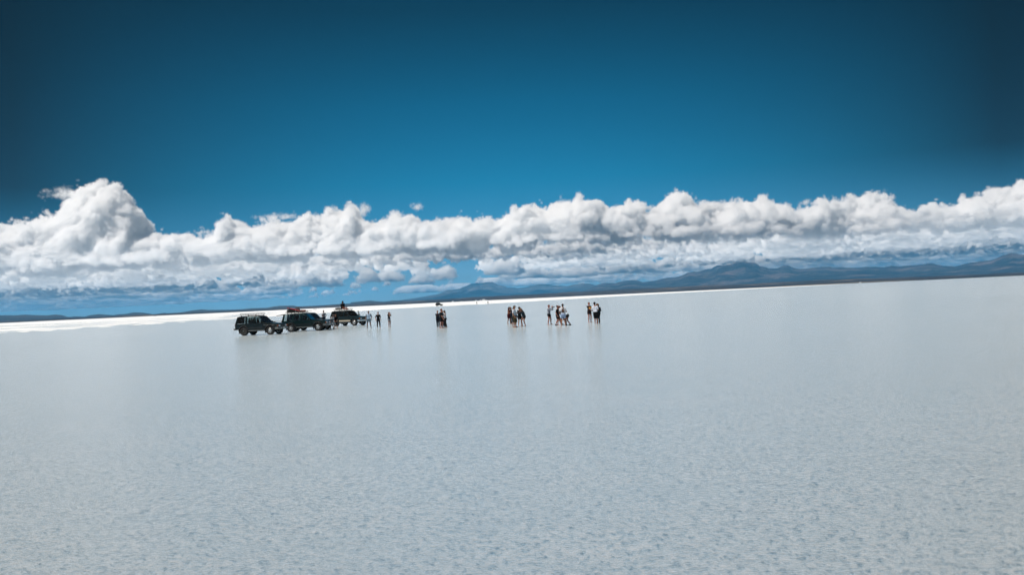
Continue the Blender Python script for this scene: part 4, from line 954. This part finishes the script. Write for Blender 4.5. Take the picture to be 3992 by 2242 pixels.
link('strap', bm, TRIM, bgs); bm = bmesh.new(); add_box(bm, T_(0.0, 0.125, 0.09), (0.20, 0.07, 0.16)); bevel(link('pouch', bm, TRIM, bgs), 0.02)
person('person in dark shirt bent double towards the ground', at(2215.5, 1268.5), 1.70, -84, G4, top=(0.022, 0.020, 0.020), sleeve='short', bottom=(0.018, 0.022, 0.026), leg='mini', skin_c=(0.25, 0.10, 0.06), hair=(0.07, 0.035, 0.02), hairstyle='bun', hipz=0.475, feet=[(0.09, 0.06), (-0.11, -0.04)], hands=[(0.30, 0.10, -0.20, 1), (0.20, -0.10, -0.16, 1)], lean=108, head=(0, 25), shoes=BLK)
# three at the right end
r_, T_, H_, A_ = person('person in black top and shorts holding a yellow bundle in folded arms', at(2299, 1257.6), 1.80, 28, G5, top=(0.020, 0.015, 0.015), sleeve='short', bottom=(0.022, 0.012, 0.014), leg='mini', skin_c=RED, hair=(0.04, 0.018, 0.016), hairstyle='bun', bust=0.6, feet=[(0.02, 0.06), (0.0, -0.055)], hands=[(0.16, -0.05, 0.16), (0.16, 0.06, 0.18)])
YEL = mat_simple('yellow_cloth', (0.58, 0.26, 0.045), 0.8, vary=0.25, scale=14)
yb = soft_bag('bundle', (0.16, 0.36, 0.16), 9.0, YEL); tag(yb, 'orange yellow cloth bundle in the arms of the person in black', 'cloth'); yb.location = world(r_, T_(0.155, 0.0, 0.19)); yb.rotation_euler = r_.rotation_euler
person('person in white shirt and black shorts seen from behind leaning left', at(2324, 1263.4), 1.82, 158, G5, top=(0.66, 0.70, 0.78), sleeve='short', bottom=(0.012, 0.012, 0.013), leg='knee', skin_c=TAN, cap=(0.014, 0.012, 0.014), hair=(0.02, 0.015, 0.013), feet=[(0.0, 0.045), (0.03, -0.045)], hands=[(0.14, 0.14, 0.10), (0.12, -0.10, 0.12)], side=5, head=(35, 0))
person('person with wind-blown brown hair in dark teal jacket at the far right', at(2335, 1262.2), 1.69, -150, G5, top=(0.014, 0.034, 0.045), sleeve='long', bottom=(0.010, 0.012, 0.018), leg='long', skin_c=TAN, hair=(0.10, 0.055, 0.03), hairstyle='blown', brim='L', bust=0.5, feet=[(0.02, 0.06), (0.0, -0.05)], hands=[(0.10, 0.10, 0.14), (0.12, -0.08, 0.13)], head=(15, 8))

bpy.data.scenes.remove(TMPS)
# ---------------------------------------------------------------- air between here and the mountains
mt, b, out = new_mat('haze')
pv = b.n('ShaderNodeVolumePrincipled', {'Color': (0.12, 0.50, 0.92, 1), 'Density': 2.6e-5, 'Anisotropy': 0.1})
b.t.links.new(pv.outputs[0], out.inputs['Volume'])
bm = bmesh.new(); bmesh.ops.create_cube(bm, size=1.0)
bmesh.ops.scale(bm, vec=(88000, 88000, 820), verts=bm.verts); bmesh.ops.translate(bm, vec=(0, 0, 820 / 2 - 5), verts=bm.verts)
tag(link('haze', bm, mt), 'thin blue air over the salt flat', None, None, 'stuff')

# ---------------------------------------------------------------- cumulus clouds: density grids written by geometry nodes
def cloud_mat(name, dens, col=(1.0, 0.976, 0.957, 1), g=0.25):
    mt, b, out = new_mat(name)
    at = b.n('ShaderNodeAttribute', attribute_name='density')
    d = b.m('MULTIPLY', at.outputs['Fac'], dens)
    pv = b.n('ShaderNodeVolumeScatter', {'Color': col, 'Density': d, 'Anisotropy': g})
    b.t.links.new(pv.outputs[0], out.inputs['Volume']); return mt

TOP = [(-500, 850), (-300, 862), (0, 880), (50, 872), (100, 875), (140, 850), (160, 835), (185, 838), (215, 840), (240, 835), (252, 805), (268, 780), (300, 745), (320, 718), (340, 707), (370, 708),
       (400, 712), (430, 712), (460, 722), (490, 742), (510, 765), (530, 785), (548, 810), (558, 840), (566, 905), (585, 930), (600, 915), (625, 908), (640, 925), (690, 915), (740, 915), (790, 920), (850, 905), (870, 890),
       (900, 820), (950, 882), (1030, 860), (1090, 850), (1130, 860), (1170, 838), (1210, 826), (1280, 813), (1330, 815), (1350, 805), (1375, 797), (1388, 805), (1400, 850), (1420, 866),
       (1450, 857), (1490, 850), (1510, 840), (1540, 838), (1560, 845), (1600, 840), (1630, 855), (1650, 866), (1680, 855), (1720, 852), (1760, 852), (1810, 835), (1850, 832), (1890, 838),
       (1925, 857), (1960, 845), (1985, 820), (2030, 808), (2040, 795), (2065, 788), (2100, 795), (2120, 802), (2140, 790), (2180, 785), (2220, 780), (2245, 772), (2290, 775), (2310, 770),
       (2330, 780), (2345, 800), (2380, 808), (2410, 805), (2440, 795), (2465, 787), (2480, 800), (2510, 830), (2530, 820), (2555, 795), (2570, 770), (2600, 748), (2620, 746), (2650, 752),
       (2680, 762), (2695, 790), (2720, 795), (2800, 793), (2850, 785), (2920, 782), (2975, 765), (3000, 770), (3030, 790), (3080, 815), (3100, 820), (3150, 803), (3180, 785), (3260, 778),
       (3300, 778), (3330, 762), (3365, 762), (3410, 752), (3430, 770), (3450, 800), (3480, 812), (3530, 818), (3580, 806), (3620, 815), (3660, 815), (3680, 835), (3720, 800), (3755, 780),
       (3765, 750), (3800, 745), (3840, 750), (3870, 740), (3930, 740), (3950, 725), (3970, 715), (3992, 705), (4200, 690), (4500, 720)]
ZB = 1490.0

def gn_cloud(name, x0, x1, y0, y1, z0, z1, vox, build, mat, label, vox_z=None):
    """a mesh cage whose geometry nodes turn it into a fog grid; build(nb, x, y, z, pos) returns the density field"""
    ng = bpy.data.node_groups.new(name, 'GeometryNodeTree')
    ng.interface.new_socket('Geometry', in_out='INPUT', socket_type='NodeSocketGeometry')
    ng.interface.new_socket('Geometry', in_out='OUTPUT', socket_type='NodeSocketGeometry')
    b = NB(ng); o_ = b.n('NodeGroupOutput'); b.n('NodeGroupInput')
    pos = b.n('GeometryNodeInputPosition').outputs[0]; sp = b.n('ShaderNodeSeparateXYZ', {0: pos})
    den = build(b, sp.outputs[0], sp.outputs[1], sp.outputs[2], pos)
    vc = b.n('GeometryNodeVolumeCube', {'Density': den, 'Background': 0.0, 'Min': (x0, y0, z0), 'Max': (x1, y1, z1),
             'Resolution X': int((x1 - x0) / vox), 'Resolution Y': int((y1 - y0) / vox), 'Resolution Z': int((z1 - z0) / (vox_z or vox))})
    sm = b.n('GeometryNodeSetMaterial', {'Geometry': vc.outputs[0], 'Material': mat})
    b.t.links.new(sm.outputs[0], o_.inputs[0])
    bm = bmesh.new(); bmesh.ops.create_cube(bm, size=1.0)
    bmesh.ops.scale(bm, vec=(x1 - x0, y1 - y0, z1 - z0), verts=bm.verts)
    bmesh.ops.translate(bm, vec=((x0 + x1) / 2, (y0 + y1) / 2, (z0 + z1) / 2), verts=bm.verts)
    o = link(name, bm, mat); md = o.modifiers.new('cloud', 'NODES'); md.node_group = ng
    return tag(o, label, None, None, 'stuff')

def puffs(b, pos, size, seed, detail=4.0, rough=0.55):
    """rounded billows: 0 at the middle of a puff, 1 in the creases"""
    mp = b.n('ShaderNodeVectorMath', {0: pos, 1: (seed * 917.0, seed * 331.0, seed * 77.0)}, operation='ADD').outputs[0]
    wn = b.n('ShaderNodeTexNoise', {'Vector': mp, 'Scale': 1.0 / (size * 1.3), 'Detail': 3.0})
    off = b.n('ShaderNodeVectorMath', {0: wn.outputs['Color'], 'Scale': size * 0.7}, operation='SCALE').outputs[0]
    p2 = b.n('ShaderNodeVectorMath', {0: mp, 1: off}, operation='ADD').outputs[0]
    v = b.n('ShaderNodeTexVoronoi', {'Vector': p2, 'Scale': 1.0 / size, 'Detail': detail, 'Roughness': rough, 'Lacunarity': 2.3}, feature='F1', normalize=True)
    return v.outputs['Distance']

YC, WD = 22500.0, 1300.0
X0, X1 = -18500.0, 18500.0
MEAN = 0.29                     # average of the normalised billow field
def front(b, x, y, z, pos):
    xs = b.m('DIVIDE', b.m('SUBTRACT', x, X0), X1 - X0)
    fc = b.n('ShaderNodeFloatCurve', {'Value': xs}); cv = fc.mapping.curves[0]
    pts = []
    for u, v in TOP:
        X = tan_az(u, v) * YC; Z = tan_el(u, v) * math.hypot(X, YC) + CAMH
        pts.append(((X - X0) / (X1 - X0), max(0.02, min(1, (Z - ZB) / 3000.0))))
    pts = [p for p in pts if 0 < p[0] < 1]
    cv.points[0].location = (0, pts[0][1]); cv.points[1].location = (1, pts[-1][1])
    for p_ in pts: cv.points.new(*p_)
    for p_ in cv.points: p_.handle_type = 'VECTOR'
    fc.mapping.update()
    h = b.m('MULTIPLY', fc.outputs[0], 3000.0)
    wob = b.n('ShaderNodeTexNoise', {'Vector': pos, 'Scale': 1 / 3600.0, 'Detail': 2.0})
    yd = b.m('DIVIDE', b.m('SUBTRACT', y, b.m('MULTIPLY_ADD', wob.outputs[0], 2800.0, YC - 1400.0)), WD)
    dome = b.m('SQRT', b.m('MAXIMUM', b.m('SUBTRACT', 1.0, b.m('MULTIPLY', yd, yd)), 0.0))
    low = b.n('ShaderNodeTexNoise', {'Vector': pos, 'Scale': 1 / 1700.0, 'Detail': 3.0})
    zr = b.m('SUBTRACT', b.m('SUBTRACT', z, ZB), b.m('MULTIPLY', b.m('SUBTRACT', low.outputs[0], 0.45), 700.0))
    top = b.m('SUBTRACT', b.m('MULTIPLY', b.m('SUBTRACT', h, 80.0), dome), b.m('SUBTRACT', z, ZB))
    bot = b.m('MULTIPLY', zr, 1.3)
    pf = puffs(b, pos, 640.0, 3.0, 4.0, 0.68)
    disp = b.m('MULTIPLY', b.m('SUBTRACT', MEAN, pf), 1950.0)
    gapn = b.n('ShaderNodeTexNoise', {'Vector': pos, 'Scale': 1 / 1500.0, 'Detail': 3.0})
    gap = b.m('MULTIPLY', b.m('SUBTRACT', gapn.outputs[0], 0.50), 3200.0)
    d = b.m('ADD', b.m('MINIMUM', b.m('MINIMUM', top, bot), b.m('ADD', gap, b.m('MULTIPLY', zr, 0.85))), disp)
    return b.m('DIVIDE', d, 90.0, clamp=True)

# single cumulus clouds read off the photograph: left, right, top, base (their common base height gives the distance)
SINGLE = [(1415, 1530, 975, 1028), (1540, 1620, 970, 1012), (1515, 1615, 1008, 1043), (1625, 1890, 955, 1006), (1610, 1675, 1010, 1067), (1390, 1480, 1042, 1100), (1470, 1570, 1052, 1098), (1595, 1690, 1068, 1105),
          (1690, 1785, 1042, 1088), (1785, 1870, 1028, 1072), (1860, 1920, 1010, 1040), (1200, 1390, 995, 1052), (1100, 1220, 1025, 1075), (1190, 1330, 1055, 1115), (950, 1150, 1105, 1148), (900, 1060, 1045, 1105),
          (1060, 1200, 1045, 1105), (1130, 1260, 1140, 1166), (1240, 1400, 1128, 1160), (1380, 1560, 1116, 1150), (1540, 1720, 1110, 1141), (1700, 1880, 1100, 1134), (1700, 1890, 925, 1005), (1915, 2135, 940, 992),
          (2020, 2200, 985, 1012), (2130, 2300, 965, 1002), (2155, 2420, 930, 975), (1890, 2050, 1010, 1070), (1955, 2150, 1035, 1082), (2120, 2330, 1040, 1080), (2300, 2560, 1010, 1062), (2100, 2500, 985, 1030),
          (2300, 2600, 945, 1000), (2570, 2700, 930, 990), (1860, 2010, 1068, 1118), (1990, 2220, 1082, 1110), (2200, 2420, 1072, 1096), (2600, 2760, 920, 990), (2850, 3100, 890, 960), (3000, 3340, 895, 955),
          (3400, 3600, 855, 915), (3040, 3150, 975, 1008), (3350, 3480, 960, 990), (2700, 2900, 960, 1000), (2650, 2850, 1000, 1030), (2450, 2640, 1030, 1062), (780, 960, 1000, 1060), (600, 820, 1030, 1085), (700, 900, 1095, 1140),
          (400, 640, 1040, 1095), (150, 420, 1105, 1145), (380, 560, 1130, 1160), (560, 700, 1150, 1175), (1000, 1110, 1000, 1042), (1270, 1400, 935, 1000), (3560, 3760, 900, 950), (3700, 3990, 880, 935), (3800, 3960, 950, 985)]
WISPS = [(190, 290, 738, 772), (262, 330, 748, 800), (1035, 1135, 838, 850), (1398, 1440, 800, 840), (1612, 1640, 799, 812), (3130, 3190, 782, 795)]

def horizon_v(u): return 1260 - 1.5 - 0.0466 * u

def blobs(b, pos, items, dist=None):
    """union of domes; 1 in the middle of a cloud, 0 at its rim"""
    best = None
    for u0_, u1_, v0_, v1_ in items:
        uc = (u0_ + u1_) / 2; hb = horizon_v(uc) - v1_; ht = horizon_v(uc) - v0_
        Y = dist or ZB * F / hb
        cx = tan_az(uc, v1_) * Y; rx = (u1_ - u0_) / F * Y * 0.56; ry = min(max(0.45 * rx, 500.0), 1500.0); cz = hb / F * Y if dist else ZB
        rz = (ht - hb) / F * Y * 1.05 + (0 if dist else 60)
        if dist: cz += rz / 2; rz *= 0.55; ry = 300.0
        k = (1 / rx, 1 / ry, 1 / rz)
        q = b.n('ShaderNodeVectorMath', {0: pos, 1: k, 2: (-cx * k[0], -Y * k[1], -cz * k[2])}, operation='MULTIPLY_ADD').outputs[0]
        dd = b.n('ShaderNodeVectorMath', {0: q, 1: q}, operation='DOT_PRODUCT').outputs['Value']
        f = b.m('MULTIPLY', b.m('SUBTRACT', 1.0, dd), rz * 0.6)
        best = f if best is None else b.m('MAXIMUM', best, f)
    return best

def scatter(seed, hmax, cell, thr, edge, size, amp, items):
    def f(b, x, y, z, pos):
        flat = b.n('ShaderNodeVectorMath', {0: pos, 1: (1 / cell, 1 / cell, 0.0)}, operation='MULTIPLY').outputs[0]
        flat = b.n('ShaderNodeVectorMath', {0: flat, 1: (seed * 3.7, seed * 9.1, seed)}, operation='ADD').outputs[0]
        cn = b.n('ShaderNodeTexNoise', {'Vector': flat, 'Scale': 1.0, 'Detail': 2.0, 'Roughness': 0.5})
        # open sky straight ahead, thicker rows to both sides
        t_ = b.m('DIVIDE', x, y)
        tx = b.m('MAXIMUM', b.m('SUBTRACT', -0.22, t_), b.m('SUBTRACT', t_, 0.10))
        th = b.m('MULTIPLY_ADD', b.m('MAXIMUM', b.m('MINIMUM', tx, 0.3), -0.1), -0.55, thr)
        ex = b.m('MAXIMUM', b.m('DIVIDE', b.m('SUBTRACT', cn.outputs[0], th), 0.14), -0.6)
        h = b.m('MULTIPLY', b.m('SQRT', b.m('MAXIMUM', ex, 0.0)), hmax)
        zr = b.m('SUBTRACT', z, ZB)
        d = b.m('MINIMUM', b.m('SUBTRACT', h, zr), b.m('MULTIPLY', ex, 900.0))
        d = b.m('MAXIMUM', d, blobs(b, pos, items))
        d = b.m('MINIMUM', d, b.m('MULTIPLY', zr, 1.4))
        pf = puffs(b, pos, size, seed + 1.0, 3.0, 0.64)
        d = b.m('ADD', d, b.m('MULTIPLY', b.m('SUBTRACT', MEAN, pf), amp))
        return b.m('DIVIDE', d, edge, clamp=True)
    return f

def wisps(b, x, y, z, pos):
    d = b.m('ADD', blobs(b, pos, WISPS, YC), b.m('MULTIPLY', b.m('SUBTRACT', MEAN, puffs(b, pos, 300.0, 8.0, 4.0, 0.7)), 1300.0))
    return b.m('MULTIPLY', b.m('DIVIDE', d, 160.0, clamp=True), 0.35)

CM = cloud_mat('cloud_droplets', 0.019, g=0.1)
CM2 = cloud_mat('distant_cloud_droplets', 0.022, g=0.0)
CM3 = cloud_mat('far_cloud_droplets', 0.010, g=0.0)
NEAR = [q for q in SINGLE if ZB * F / (horizon_v((q[0] + q[1]) / 2) - q[3]) < 45500]
FAR = [q for q in SINGLE if q not in NEAR]
gn_cloud('cloud_bank', X0, X1, YC - 2900, YC + 2900, ZB - 250, ZB + 2600, 46.0, front, CM, 'bank of white cumulus cloud with a tall tower at its left end')
gn_cloud('cloud_wisp', -13500, 8500, YC - 500, YC + 500, ZB + 600, ZB + 2300, 40.0, wisps, CM, 'thin torn wisps of cloud above the bank')
gn_cloud('cloud_field', -28000, 28000, 23000, 47500, ZB - 150, ZB + 950, 64.0, scatter(2.0, 700, 1500.0, 0.68, 70.0, 430.0, 1900, NEAR), CM2, 'smaller cumulus clouds with blue gaps below the bank', vox_z=42.0)
gn_cloud('cloud_field', -68000, 68000, 46500, 112000, ZB - 100, ZB + 1000, 140.0, scatter(6.0, 760, 2800.0, 0.665, 190.0, 900.0, 1500, FAR), CM3, 'rows of tiny cumulus clouds low above the horizon', vox_z=70.0)
